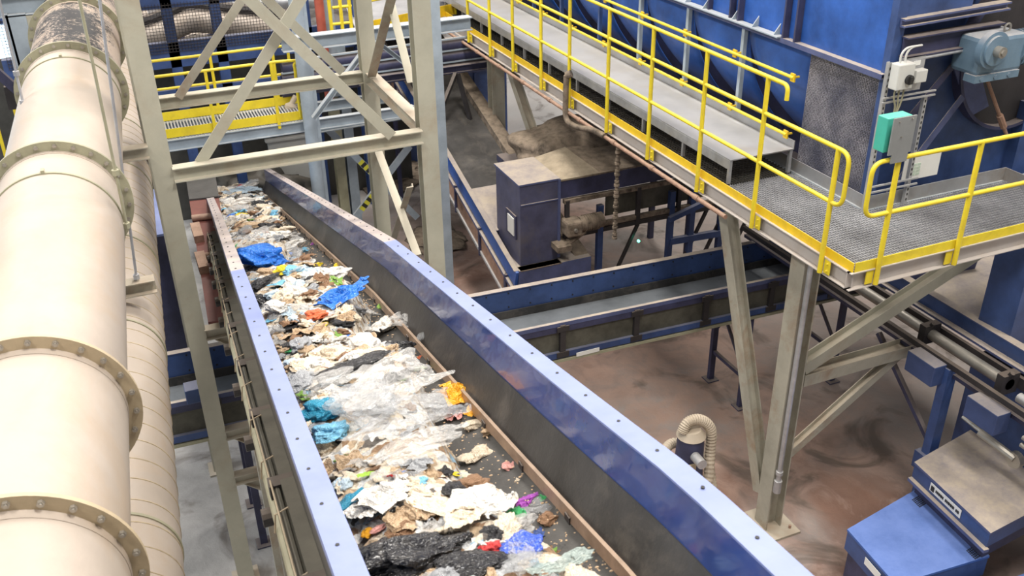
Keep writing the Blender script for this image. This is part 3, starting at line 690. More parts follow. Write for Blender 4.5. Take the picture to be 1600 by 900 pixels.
# slotted channels and boxes
YB = 7.72
def slotted(pt, pb, label):
    A_, B_ = P(*pt,y=YB), P(*pb,y=YB); x = (A_.x+B_.x)/2
    t = thing('slotted_channel', label, 'channel', (x,YB,ZD))
    mb = MB(); mb.chan((x,YB,ZD),(x,YB,A_.z),.045,.045,.006,up=(0,-1,0)); mb.build('channel_body', M['galv'], t)
    mb = MB(); z = ZD+.05
    while z < A_.z-.05: mb.box((x-.008,YB-.026,z),(x+.008,YB-.020,z+.03)); z += .062
    mb.build('slots', M['ink'], t); return x, A_.z
x1, z1 = slotted((1384,98),(1357,318),'left slotted grey channel standing at the machine corner')
x2, z2 = slotted((1440,150),(1420,300),'right slotted grey channel standing behind the green box')
for zz in (P(1400,150,y=YB).z, P(1400,155,y=YB).z-.02):
    pass
zc = P(1400,150,y=YB).z; zc2 = P(1395,284,y=YB).z
for zz, lab_ in ((zc,'upper thin cross rail joining the slotted channels under the switch box'),(zc-.05,'second thin cross rail just below the upper one behind the cables'),(zc2,'thin cross rail between the slotted channels at rail height'),(zc2-.07,'lowest thin cross rail between the slotted channels')):
    mb = MB(); mb.box((x1-.05,YB-.05,zz),(x2+.1,YB-.03,zz+.018)); one(mb,'cross_rail',M['galv'],lab_,'rail','cross rails on the slotted channels')
p = P(1408,120,y=YB-.1)
t = thing('isolator_switch', 'light grey switch box with black round knob above the green box', 'switch box', (p.x,YB-.1,p.z))
mb = MB(); mb.box((p.x-.10,YB-.16,p.z-.13),(p.x+.12,YB-.03,p.z+.15)); mb.build('box_body', M['lgrey'], t, bevel=.012)
mb = MB(); mb.cyl((p.x+.05,YB-.16,p.z-.02),(p.x+.05,YB-.19,p.z-.02),.052,20); mb.box((p.x+.035,YB-.215,p.z-.06),(p.x+.065,YB-.18,p.z+.02)); mb.build('knob', M['ink'], t)
mb = MB(); 
for k in range(2): mb.tube(bez([(p.x-.04+.07*k,YB-.09,p.z+.15),(p.x-.04+.07*k,YB-.09,p.z+.24),(p.x+.02+.07*k,YB-.09,p.z+.30),(p.x+.15+.07*k,YB-.09,p.z+.31)],5),.012,6)
mb.build('cable', M['lgrey'], t, True)
mb = MB()
for k in range(3): mb.tube(bez([(p.x-.04+.06*k,YB-.09,p.z-.13),(p.x-.05+.06*k,YB-.10,p.z-.22),(p.x+.0+.03*k,YB-.09,p.z-.34),(p.x-.0,YB-.08,p.z-.5)],5),.010,6)
mb.build('cable', M['flangeg'], t, True)
p2 = P(1437,118,y=YB-.08)
t = thing('small_junction_box', 'small light grey junction box on a grey back plate right of the switch box', 'junction box', (p2.x,YB-.08,p2.z))
mb = MB(); mb.box((p2.x-.09,YB-.12,p2.z-.07),(p2.x+.07,YB-.03,p2.z+.07)); mb.build('box_body', M['lgrey'], t, bevel=.01)
mb = MB(); mb.box((p2.x-.22,YB-.02,p2.z-.18),(p2.x+.10,YB-.01,p2.z+.20)); mb.build('back_plate', M['galv'], t)
mb = MB(); mb.box((p2.x-.07,YB-.03,p2.z+.10),(p2.x+.03,YB-.022,p2.z+.15)); mb.build('label_plate', M['white'], t)
# green box and plate on the rail
pg = P(1404,200,y=YG-.02)
t = thing('green_box', 'green plastic emergency stop box facing the machine on the rail plate', 'switch box', tuple(pg))
a, b = P(1380,182,y=YG+.10), P(1424,222,y=YG+.10); px1_ = P(1425,215,y=YG).x
mb = MB(); mb.box((a.x-.005,YG+.02,b.z-.02),(px1_-.02,YG+.16,a.z)); mb.build('box_body', M['green'], t, bevel=.008)
mb = MB()
for px, py in ((1404,190),(1424,184),(1406,213)): q = P(px,py,y=YG-.03); mb.cyl((q.x,YG-.06,q.z),(q.x,YG-.01,q.z),.006,6)
mb.build('plate_screws', M['steel'], t)
a, b = P(1398,185,y=YG-.03), P(1424,240,y=YG-.03); px0, px1 = P(1391,215,y=YG-.03).x, P(1425,215,y=YG-.03).x
mb = MB(); mb.box((px0,YG-.045,b.z+.03),(px1,YG-.03,a.z)); mb.box((px0+.05,YG-.045,b.z-.06),(px1-.03,YG-.03,b.z+.03)); one(mb,'mounting_plate',M['plate'],'dark grey plate clamped upright to the front rail, holding the green box','plate')
a, b = P(1415,243,y=YM+.06), P(1463,272,y=YM+.06)
t = thing('paper_notice', 'white paper notice hung on the machine behind the front rail', 'notice', tuple(a))
mb = MB(); mb.box((a.x,YM+.05,b.z),(b.x,YM+.06,a.z)); mb.build('sheet', M['white'], t)
mb = MB(); 
for r in range(4):
    for c in range(3): mb.box((a.x+.08+.06*c,YM+.046,b.z+.05+.04*r),(a.x+.13+.06*c,YM+.05,b.z+.08+.04*r))
mb.build('printed_table', paint('notice_print',(.50,.60,.50),.6,dust=0), t)
# ------------------------------------------------------------------ cross conveyor
YN, YFa = 9.85, 10.72
def c2z(x): return 2.58-.028*x
c2 = thing('cross_conveyor', 'empty blue belt conveyor crossing under the waste conveyor towards the platform column', 'conveyor', (5, 10.3, 0))
X0, X1 = -1.6, 11.5
def c2bar(u0, u1, y, w, h, dz, m, name, par=c2, kind='box'):
    mb = MB(); a = (u0,y,c2z(u0)+dz); b = (u1,y,c2z(u1)+dz)
    (mb.bar if kind=='box' else mb.chan)(a, b, w, h); return mb.build(name, M[m], par)
c2bar(X0,X1,YFa,.02,.34,-.17,'blue','side_wall'); c2bar(X0,X1,YFa+.02,.09,.012,.0,'bluedusty','wall_cap')
mb = MB()
for i in range(40): x = X0+.33*i; mb.cyl((x,YFa-.02,c2z(x)-.05),(x,YFa-.01,c2z(x)-.05),.012,6); mb.cyl((x,YFa-.02,c2z(x)-.27),(x,YFa-.01,c2z(x)-.27),.012,6)
mb.build('bolt_row', M['ink'], c2)
c2bar(X0,X1,YFa-.03,.02,.12,-.38,'rubber','rubber_skirt')
mb = MB(); mb.quad((X0,YN+.08,c2z(X0)-.40),(X1,YN+.08,c2z(X1)-.40),(X1,YFa-.02,c2z(X1)-.44),(X0,YFa-.02,c2z(X0)-.44),.02); mb.build('belt', M['belt2'], c2)
c2bar(X0,X1,YN,.05,.06,-.16,'bluedusty','top_rail'); c2bar(X0,X1,YN-.01,.02,.10,-.23,'darkblue','top_rail')
c2bar(X0,X1,YN+.01,.01,.34,-.42,'guard','mesh_guard'); c2bar(X0,X1,YN-.02,.05,.09,-.63,'blue','lower_chord')
c2bar(X0,X1,YN,.10,.04,-.72,'flangeg','drip_rail'); c2bar(X0,X1,YFa,.06,.12,-.66,'darkblue','lower_chord')
for i in range(11):
    x = -.9+1.13*i
    mb = MB(); mb.box((x-.04,YN-.05,c2z(x)-.66),(x+.04,YN,c2z(x)-.17)); mb.box((x-.09,YN-.055,c2z(x)-.26),(x+.09,YN-.04,c2z(x)-.18)); mb.box((x-.09,YN-.055,c2z(x)-.66),(x+.09,YN-.04,c2z(x)-.58)); mb.build('post', M['black'], c2)
for x in (.5, 3.9, 7.85, 9.6):
    for y in (YN+.02, YFa-.02):
        mb = MB(); mb.bar((x,y,0),(x,y,c2z(x)-.65),.09,.07,up=(0,1,0)); mb.box((x-.1,y-.1,0),(x+.1,y+.1,.02)); mb.build('leg', M['darkblue'], c2)
    mb = MB(); mb.bar((x,YN,.55),(x,YFa,.55),.05,.06); mb.bar((x,YN,.6),(x,YFa,c2z(x)-.8),.04,.04); mb.bar((x+.05,YFa,c2z(x)-.8),(x+.7,YFa,c2z(x)-.75),.04,.04); mb.bar((x,YFa,.9),(x+.7,YFa,c2z(x)-.75),.04,.04); mb.build('leg_brace', M['darkblue'], c2)
mb = MB(); a = P(905,432,y=YN); mb.box((4.95,YN-.06,c2z(5)-.70),(5.3,YN-.05,c2z(5)-.64)); mb.build('tape_piece', M['white'], c2)
a = P(312,598,y=YN-.1)
mb = MB(); mb.box((a.x-.18,YN-.25,a.z-.16),(a.x+.14,YN-.05,a.z+.02)); one(mb,'blue_junction_box',M['blue'],'small blue box mounted on the cross conveyor left of the tower column','box',bevel=.01)
# ------------------------------------------------------------------ low conveyor with transfer hood
X3a, X3b = 5.32, 6.55
def c3z(y): return 1.40+(y-12.75)*.29
c3 = thing('low_conveyor', 'low dark belt conveyor leading from the rear to the blue transfer hood', 'conveyor', (6, 16, 0))
yy = [12.75,14.1,20.5]
def c3s(x, w, h, dz, m, name):
    for a, b in zip(yy, yy[1:]):
        mb = MB(); mb.bar((x,a,c3z(a)+dz),(x,b,c3z(b)+dz),w,h); mb.build(name, M[m], c3)
c3s(X3a,.05,.30,0,'bluebright','side_wall'); c3s(X3a,.09,.012,.155,'bluedusty','wall_cap'); c3s(X3a-.04,.06,.05,-.22,'bluedusty','side_rail')
c3s(X3a-.02,.03,.34,-.42,'rust','side_guard'); c3s(X3a-.04,.05,.05,-.62,'galv','lower_rail')
c3s(X3b,.25,.22,.02,'dirt','side_wall')
mb = MB(); mb.quad((X3a,15.0,c3z(15)-.02),(X3b,15.0,c3z(15)-.02),(X3b,20.5,c3z(20.5)-.02),(X3a,20.5,c3z(20.5)-.02),.03); mb.build('belt', M['rubber'], c3)
mb = MB(); mb.quad((X3a+.02,13.8,c3z(13.8)+.12),(X3b,13.8,c3z(13.8)+.12),(X3b,14.95,c3z(14.95)+.12),(X3a+.02,14.95,c3z(14.95)+.12),.03); mb.build('cover_plate', M['bluedusty'], c3)
a = P(812,440,z=1.3)
mb = MB(); mb.box((X3a+.03,12.72,1.2),(X3a+1.35,13.9,1.56)); mb.build('end_housing', M['bluedusty'], c3)
for i in range(6):
    y = 13.1+1.2*i; mb = MB(); mb.bar((X3a-.05,y,c3z(y)-.7),(X3a-.05,y,c3z(y)-.16),.05,.05,up=(0,1,0)); mb.build('post', M['darkblue'], c3)
for y in (13.2,16.5,19.5):
    for x in (X3a, X3b): mb = MB(); mb.bar((x,y,0),(x,y,c3z(y)-.2),.08,.08,up=(0,1,0)); mb.build('leg', M['darkblue'], c3)
mb = MB(); mb.cyl((X3a-.12,12.85,.75),(X3a-.12,13.3,.8),.09,14); mb.build('drum_motor', M['rust'], c3, True)
mb = MB(); mb.box((X3a-.45,12.75,.45),(X3a-.2,13.0,.75)); mb.build('motor_box', M['bluedusty'], c3, bevel=.01)
# hood
hd = thing('transfer_hood', 'tall blue transfer hood with dust covered roof and white label', 'hood', (5.9, 13.4, 1.5))
hx0, hx1, hy0, hy1, hz = 5.44, 6.12, 12.87, 13.88, 3.0
mb = MB(); mb.box((hx0,hy0,1.56),(hx1,hy1,hz-.02)); mb.build('body', M['hoodblue'], hd, bevel=.01)
mb = MB(); mb.box((hx0-.02,hy0-.02,hz-.02),(hx1+.02,hy1+.02,hz+.01)); mb.build('roof', M['bluedusty'], hd)
mb = MB(); mb.box((hx0+.02,hy0-.02,hz-.36),(hx1+.02,hy0,hz-.34)); mb.box((hx1-.01,hy0-.03,1.6),(hx1+.03,hy0,hz)); mb.build('flange_strip', M['bluedusty'], hd)
mb = MB(); mb.box((hx0-.03,hy0+.12,2.0),(hx0-.005,hy0+.52,2.42)); mb.build('hatch', M['darkblue'], hd)
a = P(803,337,x=hx0-.03)
mb = MB(); mb.box((hx0-.045,hy0+.17,2.05),(hx0-.03,hy0+.42,2.36)); mb.build('label_sheet', M['white'], hd)
mb = MB(); mb.box((hx0-.06,hy0-.16,1.545),(hx1,hy0,1.56)); mb.build('rubber_lip', M['dirt'], hd)
# conveyor leading right out of the hood
c5 = thing('dusty_conveyor', 'dust covered blue conveyor running from the transfer hood to the right below the walkway', 'conveyor', (8.5, 13.4, 0))
mb = MB(); mb.box((hx1+.02,hy0,hz-.36),(11.5,hy0+.03,hz-.05)); mb.build('side_wall', M['darkblue'], c5)
mb = MB(); mb.quad((hx1,hy0-.02,hz-.02),(hx1+.75,hy0-.02,hz-.02),(hx1+.6,hy1,hz+.10),(hx1,hy1,hz+.0),.03); mb.build('cover', M['sand'], c5)
mb = MB(); mb.quad((hx1+.75,hy0-.02,hz-.02),(hx1+1.15,hy0-.02,hz-.02),(hx1+1.0,hy1,hz+.06),(hx1+.6,hy1,hz+.10),.03); mb.quad((hx1+1.1,hy0,hz-.02),(11.5,hy0,hz-.05),(11.5,hy1,hz-.05),(hx1+.9,hy1,hz-.0),.03); mb.build('cover', M['dirt'], c5)
for dz, m in ((-.42,'dirt'),(-.95,'dirt'),(-1.05,'black')):
    mb = MB(); mb.bar((hx1+.1,hy0,hz+dz),(11.5,hy0,hz+dz),.08,.07); mb.build('frame_rail', M[m], c5)
mb = MB(); mb.box((hx1+.9,hy0+.05,hz-.85),(11.5,hy0+.07,hz-.48)); mb.build('side_guard', M['guard'], c5)
for x in (hx1+.15, 7.6, 8.4, 9.2, 10.2):
    mb = MB(); mb.bar((x,hy0-.02,hz-1.05),(x,hy0-.02,hz-.4),.07,.06,up=(0,1,0)); mb.build('post', M['black'], c5)
for x in (P(934,400,y=12.9).x, P(1043,385,y=12.9).x, P(1076,370,y=12.9).x, P(1122,365,y=12.9).x):
    mb = MB(); mb.bar((x,hy0,0),(x,hy0,hz-.6),.10,.09,up=(0,1,0)); mb.build('leg', M['blue'], c5)
    mb = MB(); mb.bar((x,hy0+.02,.3),(x+.75,hy0+.02,hz-1.1),.05,.05); mb.build('leg_brace', M['black'], c5)
mb = MB(); mb.bar(P(1046,343,y=12.7),P(1098,318,y=12.7),.08,.09); mb.bar(P(1046,377,y=12.85),P(1135,362,y=12.85),.08,.12); mb.build('cross_arm', M['blue'], c5)
p = P(1000,375,y=12.8)
# geared motor on the hood side
p = P(905,352,y=12.75); t = thing('dusty_gear_motor', 'dust covered geared motor lying beside the transfer hood', 'motor', tuple(p))
mb = MB(); mb.box((p.x-.28,12.6,p.z-.13),(p.x-.0,12.9,p.z+.14)); mb.build('gear_housing', M['dirt'], t, bevel=.04)
mb = MB(); mb.cyl((p.x,12.75,p.z+.02),(p.x+.42,12.75,p.z+.03),.13,18); 
for k in range(7): mb.cyl((p.x+.08+.04*k,12.75,p.z+.02),(p.x+.09+.04*k,12.75,p.z+.02),.145,18)
mb.build('motor_body', M['dirt'], t, True)
mb = MB(); mb.cyl((p.x-.14,12.6,p.z),(p.x-.14,12.56,p.z),.03,10); mb.build('shaft_end', M['steel'], t)
mb = MB(); mb.cyl((p.x-.3,12.7,p.z-.3),(p.x+.1,12.75,p.z-.12),.05,8); mb.box((p.x-.45,12.6,p.z-.36),(p.x-.2,12.9,p.z-.26)); mb.build('torque_arm', M['dirt'], t)
p = P(997,376,y=12.8); mb = MB(); mb.cyl(p, p+Vector((0,-.03,0)), .022, 10); one(mb,'green_indicator',M['led'],'tiny glowing green indicator light under the dusty conveyor','light')
# dusty heap / covers behind the hood
def blobmesh(name, sub, seed, sc, amp, fr, mat, flat=0):
    bm = bmesh.new(); bmesh.ops.create_icosphere(bm, subdivisions=sub, radius=1)
    for v in bm.verts:
        n = noise.noise(v.co*fr+Vector((seed,0,0)))*amp + abs(noise.noise(v.co*fr*2.2+Vector((0,seed,0))))*amp*.6
        v.co = v.co*(1+n); v.co.x *= sc[0]; v.co.y *= sc[1]; v.co.z = max(v.co.z*sc[2], -flat) if flat else v.co.z*sc[2]
    me = bpy.data.meshes.new(name); bm.to_mesh(me); bm.free(); me.materials.append(mat)
    for p in me.polygons: p.use_smooth = True
    return me
hc = P(895,225,y=15.0)
o = bpy.data.objects.new('dust_heap', blobmesh('dust_heap',4,3.3,(1.15,.8,.42),.22,1.6,M['dirt'],.3)); COL.objects.link(o); o.location = hc
tag(o,'dark dusty heap lying on a blue tray behind the transfer hood','dust heap')
mb = MB(); mb.box((hc.x-1.2,14.2,hc.z-.45),(hc.x+2.4,15.8,hc.z-.28)); 
for dx in (-1,2.2):
    for y in (14.3,15.7): mb.bar((hc.x+dx,y,0),(hc.x+dx,y,hc.z-.4),.1,.1,up=(0,1,0))
one(mb,'heap_tray',M['darkblue'],'dark blue tray on legs under the dusty heap behind the hood','tray')
# dirt and rubble on the ground near the columns
for (px, py, s, l) in ((680,372,.5,'brown rubble lying on the floor right of the tower column'),(600,270,.8,'brown dust heap on the floor behind the tower')):
    p = P(px,py,z=.05); o = bpy.data.objects.new('rubble_heap', blobmesh('rubble_heap',4,px*.1,(s,s*1.3,.10),.5,2.5,M['dirt'],.03)); COL.objects.link(o); o.location = (p.x,p.y,.03); tag(o,l,'rubble')
# ------------------------------------------------------------------ right lower conveyor
X4 = 8.43; Z4 = 2.5
c4 = thing('roller_conveyor', 'dark blue conveyor with exposed steel rollers running below the platform on the right', 'conveyor', (9, 7, 0))
def c4b(x, w, h, z, m, name, ya=4.4, yb=11): mb = MB(); mb.bar((x,ya,z),(x,yb,z),w,h); return mb.build(name, M[m], c4)
c4b(X4-.02,.06,.07,Z4-.02,'black','outer_rail'); c4b(X4+.03,.05,.05,Z4-.16,'darkblue','outer_rail')
mb = MB(); y = 5.0
mb = MB(); mb.cyl((X4+.22,6.15,Z4+.03),(X4+.22,8.9,Z4+.03),.07,14); mb.build('roller_tube', M['steel'], c4, True)
mb = MB(); mb.cyl((X4+.22,4.4,Z4-.05),(X4+.22,6.0,Z4-.05),.06,14); mb.build('roller_tube', M['galv'], c4, True)
c4b(X4+.38,.05,.14,Z4+.02,'black','inner_rail'); c4b(X4+.5,.10,.03,Z4+.10,'bluedusty','rail_cap'); c4b(X4+.56,.03,.22,Z4+.18,'blue','side_wall'); c4b(X4+.6,.12,.015,Z4+.295,'bluedusty','wall_cap')
mb = MB(); mb.quad((X4+.62,4.4,Z4+.12),(X4+2.4,4.4,Z4+.12),(X4+2.4,11,Z4+.12),(X4+.62,11,Z4+.12),.03); mb.build('cover_plate', M['bluedusty'], c4)
q = P(1430,455,z=Z4+.3); mb = MB(); mb.quad((X4+.7,8.4,Z4+.32),(X4+1.9,8.3,Z4+.32),(X4+1.9,9.4,Z4+.45),(X4+.7,9.4,Z4+.45),.2); mb.build('cover_plate', M['bluedusty'], c4)
for y in (6.2,7.4,8.8):
    mb = MB(); mb.box((X4+.1,y-.05,Z4-.1),(X4+.35,y+.05,Z4+.16)); mb.cyl((X4+.2,y,Z4+.08),(X4+.2,y-.06,Z4+.2),.03,8); mb.build('roller_bracket', M['black'], c4)
for (px,py) in ((1450,572),(1545,645)):
    p = P(px,py,x=X4-.1)
    mb = MB(); mb.box((X4-.24,p.y-.22,p.z-.14),(X4-.03,p.y+.22,p.z+.14)); mb.build('end_box', M['boxblue'], c4, bevel=.01)
for (px,py,bx,by) in ((1478,600,1447,700),):
    a = P(px,py,x=X4); a.z = Z4-.06; b = Vector((a.x,a.y,0)); mb = MB(); mb.bar(b,a,.14,.12,up=(0,1,0)); mb.box((a.x-.12,a.y-.12,.9),(a.x+.12,a.y+.12,1.15)); mb.build('leg', M['blue'], c4)
a = P(1373,520,x=X4); b = P(1452,690,x=X4)
mb = MB(); mb.bar(a,b,.06,.06); mb.build('leg_brace', M['darkblue'], c4)
mb = MB(); p = P(1530,675,x=X4+.1); mb.cyl(p,p+Vector((.1,-.45,-.1)),.05,10); mb.cyl(p+Vector((-.02,.25,.06)),p+Vector((.02,-.1,.0)),.025,8); mb.cyl(p+Vector((.08,-.45,-.12)),p+Vector((.16,-.45,-.12)),.1,14); mb.build('tension_arm', M['steel'], c4)
mb = MB()
for dz in (0,-.1): mb.cyl((X4+.05,4.4,Z4-.35+dz),(X4+.05,5.7,Z4-.35+dz),.03,10)
mb.build('guide_rods', M['steel'], c4, True)
# blue wall box and cabinets
p = P(1527,672,z=1.3)
mb = MB(); mb.box((9.02,5.05,1.0),(12,7.0,2.35)); bw = one(mb,'blue_housing',M['blue'],'large blue housing standing behind the dusty control cabinet at the right edge','housing',bevel=.01)
def cab(name, label, corners, z, h, mats, par=None, seam=0):
    c = [P(*q,z=z) for q in corners]; ctr = sum(c, Vector())/len(c)
    t = thing(name, label, 'cabinet', (ctr.x,ctr.y,0))
    mb = MB(); mb.prism([(v.x,v.y,z-.02) for v in c], z-h); mb.build('cabinet_body', M[mats[0]], t)
    mb = MB(); mb.prism([tuple(ctr+(v-ctr)*1.012) for v in c], z-.03); mb.build('top_plate', M[mats[1]], t)
    return t, c, ctr
t, c, ctr = cab('control_cabinet','upper blue cabinet with a sand coloured dusty top and a white name strip',[(1430,722),(1548,832),(1680,762),(1535,662)],1.35,.22,('blue','bluedusty'))
d = (c[1]-c[0]).normalized(); nrm = Vector((d.y,-d.x,0)); nrm = nrm if nrm.x < 0 else -nrm
z = 1.35
def strip(mb, s0, s1, z0, z1, off): 
    a = c[0]+d*s0+nrm*off; b = c[0]+d*s1+nrm*off; mb.quad((a.x,a.y,z0),(b.x,b.y,z0),(b.x,b.y,z1),(a.x,a.y,z1),.006)
L = (c[1]-c[0]).length
mb = MB(); strip(mb,L*.25,L*.66,z-.17,z-.055,.012); lb = mb.build('name_strip', M['white'], t)
mb = MB()
random.seed(3); s = L*.27
strip(mb,s,s+.05,z-.15,z-.08,.02); s += .08
while s < L*.63:
    w = random.choice((.014,.02,.028)); strip(mb,s,s+w,z-.125,z-.09,.02); s += w+(.008 if random.random() < .8 else .03)
mb.build('print', M['ink'], lb)
mb = MB(); a = c[0]+nrm*.02; b = c[1]+d*.03+nrm*.02; mb.bar((a.x,a.y,z-.245),(b.x,b.y,z-.245),.07,.045); mb.build('bottom_lip', M['bluedusty'], t)
mb = MB(); mb.prism([(v.x,v.y,z-.22) for v in [ctr+(q-ctr)*.92 for q in c]],.9); mb.build('lower_body', M['darkblue'], t)
t, c, ctr = cab('blue_cabinet','lower bright blue cabinet with two vent grids on its top, standing on the floor',[(1325,827),(1400,912),(1545,868),(1437,762)],.9,.30,('blue','bluecab'))
for px, py in ((1437,783),(1523,863)):
    q = P(px,py,z=.905); mb = MB(); e = (c[3]-c[0]).normalized(); f = (c[1]-c[0]).normalized()
    for i in range(6):
        for j in range(6): g = q+e*(i-2.5)*.026+f*(j-2.5)*.026; mb.box((g.x-.008,g.y-.008,.9),(g.x+.008,g.y+.008,.906))
    mb.build('vent_grid', M['ink'], t)
mb = MB(); a, b = c[0]+Vector((-.015,-.12,0)), c[1]; dd = (c[1]-c[0]).normalized(); nn = Vector((dd.y,-dd.x,0)); nn = nn if nn.x < 0 else -nn
p0 = c[0]+dd*.38+nn*.016; p1 = c[0]+dd*.66+nn*.016; mb.quad((p0.x,p0.y,.72),(p1.x,p1.y,.72),(p1.x,p1.y,.82),(p0.x,p0.y,.82),.006); mb.build('name_strip', M['white'], t)
mb = MB(); mb.prism([(v.x,v.y,.6) for v in [ctr+(q-ctr)*.93 for q in c]],0); mb.build('plinth', M['darkblue'], t)
cc = [P(*q,z=.95) for q in ((1500,912),(1560,880),(1640,850),(1640,950))]
mb = MB(); mb.prism([(v.x,v.y,.6) for v in cc], 0); one(mb,'lower_blue_cabinet',M['bluecab'],'blue cabinet partly in view at the lower right corner','cabinet')
# ------------------------------------------------------------------ floor vacuum
v0 = P(1078,700,y=8.15); vx, vy = v0.x, 8.15
t = thing('industrial_vacuum', 'dark blue barrel vacuum cleaner wrapped in a cream ribbed hose, standing on the floor', 'vacuum cleaner', (vx,vy,0))
zt = P(1078,682,y=8.0).z
mb = MB(); mb.cyl((vx,vy,.25),(vx,vy,zt-.12),.21,28,.17); mb.build('barrel', M['darkblue'], t, True)
mb = MB(); mb.cyl((vx,vy,zt-.12),(vx,vy,zt-.02),.19,28,.12); mb.build('lid', M['hose'], t, True)
mb = MB(); q = Vector((vx-.04,vy-.18,zt-.32)); mb.cyl(q,q+Vector((-.02,-.20,.02)),.065,16); mb.build('inlet_pipe', M['galv'], t, True)
mb = MB(); mb.box((vx-.2,vy-.20,zt-.62),(vx-.02,vy-.17,zt-.44)); mb.build('yellow_sticker', M['flange'], t)
mb = MB()
for an in range(4): x_, y_ = vx+.22*math.cos(an*PI/2+.7), vy+.22*math.sin(an*PI/2+.7); mb.cyl((x_-.02,y_,.06),(x_+.02,y_,.06),.06,12); mb.bar((x_,y_,.06),(x_,y_,.4),.03,.03,up=(0,1,0))
mb.build('wheel_frame', M['black'], t)
def hosepath(pts): return bez(pts, 14)
hp = hosepath([(vx-.14,vy,zt-.05),(vx-.05,vy+.02,zt+.08),(vx+.12,vy,zt+.08),(vx+.27,vy-.03,zt-.10),(vx+.28,vy-.05,zt-.45),(vx+.18,vy-.2,zt-.8),(vx-.02,vy-.3,zt-1.05)])
rad = [.068+.006*(1 if i % 2 else -1) for i in range(len(hp))]
mb = MB(); mb.tube(hp, rad, 14); mb.build('hose', M['hose'], t)
hp = hosepath([(vx+.30,vy+.05,zt-.55),(vx+.32,vy-.05,zt-.8),(vx+.2,vy-.3,zt-1.0),(vx-.1,vy-.4,zt-.95),(vx-.38,vy-.2,zt-.7),(vx-.30,vy+.12,zt-.45),(vx-.1,vy+.25,zt-.4),(vx+.2,vy+.2,zt-.5)])
mb = MB(); mb.tube(hp, [.064+.006*(1 if i % 2 else -1) for i in range(len(hp))], 14); mb.build('hose', M['hose'], t)
# ------------------------------------------------------------------ background left/centre
YB0 = 17.0; ZB_ = 3.2
bgp = thing('rear_walkway', 'grated walkway with yellow toe boards behind the beige tower', 'walkway', (1.6, 17.5, ZB_))
mb = MB(); x = -.55
while x < 3.0: mb.box((x-.012,YB0,ZB_-.03),(x+.012,YB0+.95,ZB_)); x += .055
mb.build('grating', M['galv'], bgp)
for y in (YB0-.02, YB0+.97):
    mb = MB(); mb.box((-.55,y-.006,ZB_),(3.02,y+.006,ZB_+.16)); mb.build('toe_board', M['yellow'], bgp)
    mb = MB(); mb.ibeam((-.55,y,ZB_-.13),(5.0,y,ZB_-.13),.12,.2,.012); mb.build('side_beam', M['greysteel'], bgp)
for nm, y, lab, xe in (('f',YB0-.05,'yellow guard rail along the near side of the rear walkway',2.86),('b',YB0+1.0,'yellow guard rail along the far side of the rear walkway',2.95)):
    t = thing('guard_rail', lab, 'guard rail', (0.5,y,ZB_)); zt_ = ZB_+1.1
    mb = MB(); mb.tube(bez([(-.55,y,zt_),(1,y,zt_),(xe-.1,y,zt_),(xe,y,zt_-.1),(xe,y,zt_-.45),(xe,y,ZB_+.05)],6),.027,8); mb.tube([(-.55,y,ZB_+.58),(1,y,ZB_+.58),(xe,y,ZB_+.58)],.024,8); mb.build('rail', M['yellow'], t, True)
    for i in range(5): x = xe-.4-1.12*i+(.12 if nm=='b' else 0); mb = MB(); mb.bar((x,y,ZB_-.1),(x,y,zt_),.05,.05,up=(0,1,0)); mb.build('post', M['yellow'], t)
# blue columns / beams of the framework at the back
q = P(482,150,y=16.72)
t = thing('grey_column', 'slim pale blue grey column standing right of the rear walkway', 'column', (q.x,16.72,0))
mb = MB(); mb.cyl((q.x-.03,16.72,0),(q.x-.03,16.72,8.5),.12,16); mb.build('pipe_column', M['greysteel'], t, True)
mb = MB(); mb.bar((q.x+.12,16.78,0),(q.x+.12,16.78,8.5),.06,.1,up=(0,1,0)); mb.build('flat_stiffener', M['greysteel'], t)
q = P(690,200,y=15.2); mb = MB(); mb.ibeam((q.x-.05,15.2,0),(q.x-.05,15.2,6.0),.2,.2,.014,up=(0,1,0)); one(mb,'blue_grey_column',M['greysteel'],'pale blue column directly right of the tower column','column')
# transfer platform beam at mid height behind the tower
def seg(a, b, y, w, h, m, nm, lab, cat='beam', z=None, ib=True):
    A_, B_ = P(*a,y=y), P(*b,y=y); mb = MB(); (mb.ibeam(A_,B_,w,h,.014) if ib else mb.bar(A_,B_,w,h)); return one(mb,nm,M[m],lab,cat)
seg((440,70),(735,35),15.6,.22,.22,'greysteel','platform_beam','grey beam with dusty top running behind the tower to the walkway corner')
seg((486,200),(660,172),17.25,.16,.2,'greysteel','platform_beam','grey beam between the slim column and the tower at mid height')
seg((490,185),(582,62),16.2,.12,.08,'greysteel','diagonal_brace','grey brace rising right from the slim column behind the tower','brace')
seg((585,62),(660,120),16.2,.12,.08,'greysteel','diagonal_brace','grey brace falling right behind the tower columns','brace')
# yellow corner platform behind the tower, at the walkway's far end
t = thing('corner_platform', 'yellow edged platform joining the walkway behind the tower columns', 'walkway', tuple(P(680,40,y=16.5)))
a, b, c_, d_ = P(560,55,z=ZD), P(712,22,z=ZD), P(680,-20,z=ZD), P(540,10,z=ZD)
mb = MB(); mb.quad(a,b,c_,d_,.04); mb.build('deck', M['galvdark'], t)
mb = MB(); up = Vector((0,0,.22)); mb.quad(a,b,b+up,a+up,.02); mb.build('toe_board', M['toe'], t)
mb = MB(); 
for s in (.0,.33,.66,1): p = lerp(a,b,s); mb.cyl(p,p+Vector((0,0,1.1)),.03,8)
for z in (.6,1.1): mb.cyl(a+Vector((0,0,z)),b+Vector((0,0,z)),.026,8)
mb.build('hand_rail', M['yellow'], t, True)
